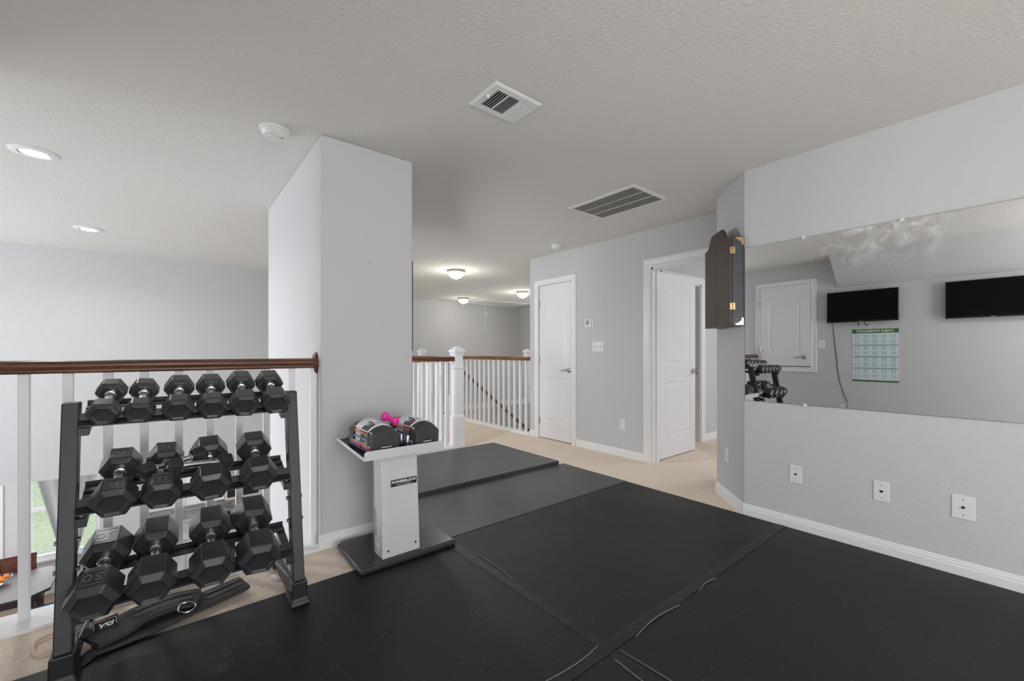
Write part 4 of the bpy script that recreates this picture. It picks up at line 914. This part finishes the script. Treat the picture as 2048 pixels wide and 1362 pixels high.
def dchair(label, x, y, rz):
    t = thing('dining_chair', label, 'chair', (x, y, -3.15), (0, 0, rz), group='dark wooden dining chairs')
    # local: seat centre at origin, back at +y
    MB().box(-.23, .23, -.22, .22, .44, .50).build('seat', M_leather, t, bevel=.02, seg=3)
    MB().box(-.23, .23, -.22, .22, .40, .445).build('seat_frame', M_chair, t, bevel=.004)
    for sx in (-.20, .20):
        MB().loft([ring4(sx - .018, sx + .018, -.20, -.165, 0), ring4(sx - .022, sx + .022, -.215, -.17, .41)]).build('leg', M_chair, t)
        MB().loft([ring4(sx - .018, sx + .018, .22, .255, 0), ring4(sx - .02, sx + .02, .19, .225, .45), ring4(sx - .018, sx + .018, .26, .29, .94)]).build('leg', M_chair, t)
    MB().loft([[(-.22, .235, .62), (.22, .235, .62), (.22, .258, .62), (-.22, .258, .62)], [(-.22, .262, .95), (.22, .262, .95), (.22, .285, .95), (-.22, .285, .95)]]).build('backrest', M_chair, t, bevel=.006)
    return t
dchair('dark wooden dining chair on the window side of the table', -1.95, 10.24, 0)
dchair('dining chair with blue-grey leather seat at the near right table corner', -1.42, 9.16, -R(90))
bw = thing('fruit_bowl', 'clear bowl of oranges on the dining table below', 'bowl', (-2.04, 9.93, TZ + .001))
MB().lathe([(.001, 0), (.05, 0), (.06, .012), (.12, .05), (.155, .10), (.150, .10), (.115, .055), (.055, .018), (.001, .012)], 36).build('bowl', M_bowl, bw, smooth=True)
for i, (x, y, z) in enumerate(((-.05, -.03, .070), (.04, -.045, .068), (.0, .045, .070), (.075, .03, .088), (-.01, -.005, .125))):
    o_ = MB().lathe([(.038 * math.sin(a) + .0005, -.037 * math.cos(a)) for a in [j * math.pi / 12 for j in range(13)]], 20).build('orange', M_orange, smooth=True, loc=(-2.04 + x, 9.93 + y, TZ + z))
    tag(o_, ('orange at the near left of the bowl on the dining table', 'orange at the near right of the bowl on the dining table', 'orange at the far side of the bowl on the dining table', 'orange against the right rim of the bowl on the dining table', 'topmost orange of the pile in the bowl on the dining table')[i], 'orange', 'oranges in the bowl')
# kitchen
KY = 10.2
struct(bx('wall_kitchen', M_wall, -.40, 2.62, KY, KY + .12, -3.15, -.41))
tag(bx('backsplash', M_splash, -.39, 2.6, KY - .012, KY - .001, -2.20, -1.70), 'grey and white mosaic strip backsplash below the white kitchen cabinets', 'backsplash')
def cabinet(name, label, x0, x1, z0, z1, dep, group):
    t = thing(name, label, 'cabinet', ((x0 + x1) / 2, KY - dep, z0), group=group)
    w = x1 - x0; h = z1 - z0
    MB().box(-w / 2 + .001, w / 2 - .001, .0, dep - .013, 0, h).build('body', M_cab, t)
    for s in (-1, 1):
        d0, d1 = (-w / 2 + .004, -.002) if s < 0 else (.002, w / 2 - .004); dd = MB()
        dd.box(d0, d1, -.016, -.001, .004, h - .004)
        for q in ((d0, d0 + .055, .004, h - .004), (d1 - .055, d1, .004, h - .004), (d0 + .055, d1 - .055, .004, .059), (d0 + .055, d1 - .055, h - .059, h - .004)): dd.box(q[0], q[1], -.024, -.016, q[2], q[3])
        d_ = dd.build('door', M_cab, t)
        kz = .07 if z0 > -2.3 else h - .09
        MB().lathe([(.001, 0), (.006, 0), (.006, .012), (.014, .020), (.001, .026)], 14, Matrix.Translation(((d1 - .03) if s < 0 else (d0 + .03), -.024, kz)) @ Matrix.Rotation(R(90), 4, 'X')).build('knob', M_nickel, d_, smooth=True)
    return t
for i, (x0, x1) in enumerate(((-.38, .22), (.22, .82))):
    cabinet('upper_cabinet', ('left' if i == 0 else 'right') + ' white upper kitchen cabinet above the mosaic backsplash', x0, x1, -1.70, -.80, .33, 'white upper kitchen cabinets')
    cabinet('base_cabinet', ('left' if i == 0 else 'right') + ' white base kitchen cabinet under the counter', x0, x1, -3.15, -2.24, .60, 'white base kitchen cabinets')
cabinet('upper_cabinet', 'white upper kitchen cabinet right of the microwave', 1.58, 2.18, -1.70, -.80, .33, 'white upper kitchen cabinets')
tag(bx('countertop', M_stone, -.39, .82, KY - .63, KY - .012, -2.24, -2.20, bevel=.004), 'pale stone kitchen countertop over the base cabinets', 'countertop')
rg_ = thing('kitchen_range', 'steel and black kitchen range between the rack tiers', 'stove', (1.20, KY - .64, -3.15))
MB().box(-.375, .375, 0, .62, 0, .93).build('body', M_silver, rg_, bevel=.004)
MB().box(-.35, .35, -.02, 0, .22, .74).build('oven_door', M_black, rg_, bevel=.004)
MB().tube([(-.32, -.05, .78), (.32, -.05, .78)], .011, 10).build('handle', M_nickel, rg_, smooth=True)
MB().box(-.375, .375, 0, .6, .931, .945).build('cooktop', M_black, rg_)
MB().box(-.375, .375, .56, .62, .93, 1.10).build('control_panel', M_black, rg_)
mw = thing('microwave', 'silver and black microwave over the kitchen range', 'microwave', (1.20, KY - .40, -1.72))
MB().box(-.375, .375, 0, .385, 0, .42).build('body', M_silver, mw, bevel=.004)
MB().box(-.34, .18, -.012, 0, .05, .37).build('door', M_black, mw, bevel=.003)
tag(bx('lawn', mat('grass', (.30, .38, .16), .9, var=(9, .7, 1.3)), -14, 10, 11.6, 40, -3.5, -3.45), 'green lawn seen through the dining window blinds', 'lawn', kind='structure')
hm_ = MB()
for i in range(60):
    rnd = random.Random(i); x = -14 + i * .4 + rnd.uniform(-.2, .2); y = 26 + rnd.uniform(-1, 1); rr = rnd.uniform(1.0, 1.7)
    hm_.lathe([(.001, -.8 * rr), (.75 * rr, -.5 * rr), (rr, .1 * rr), (.7 * rr, .7 * rr), (.001, .95 * rr)], 9, Matrix.Translation((x, y, -2.4)))
tag(hm_.build('hedge', mat('hedge_leaves', (.22, .30, .12), .9, bump=(4, 1, .3), var=(5, .5, 1.5)), smooth=True), 'green hedge line far beyond the lawn', 'hedge', kind='stuff')
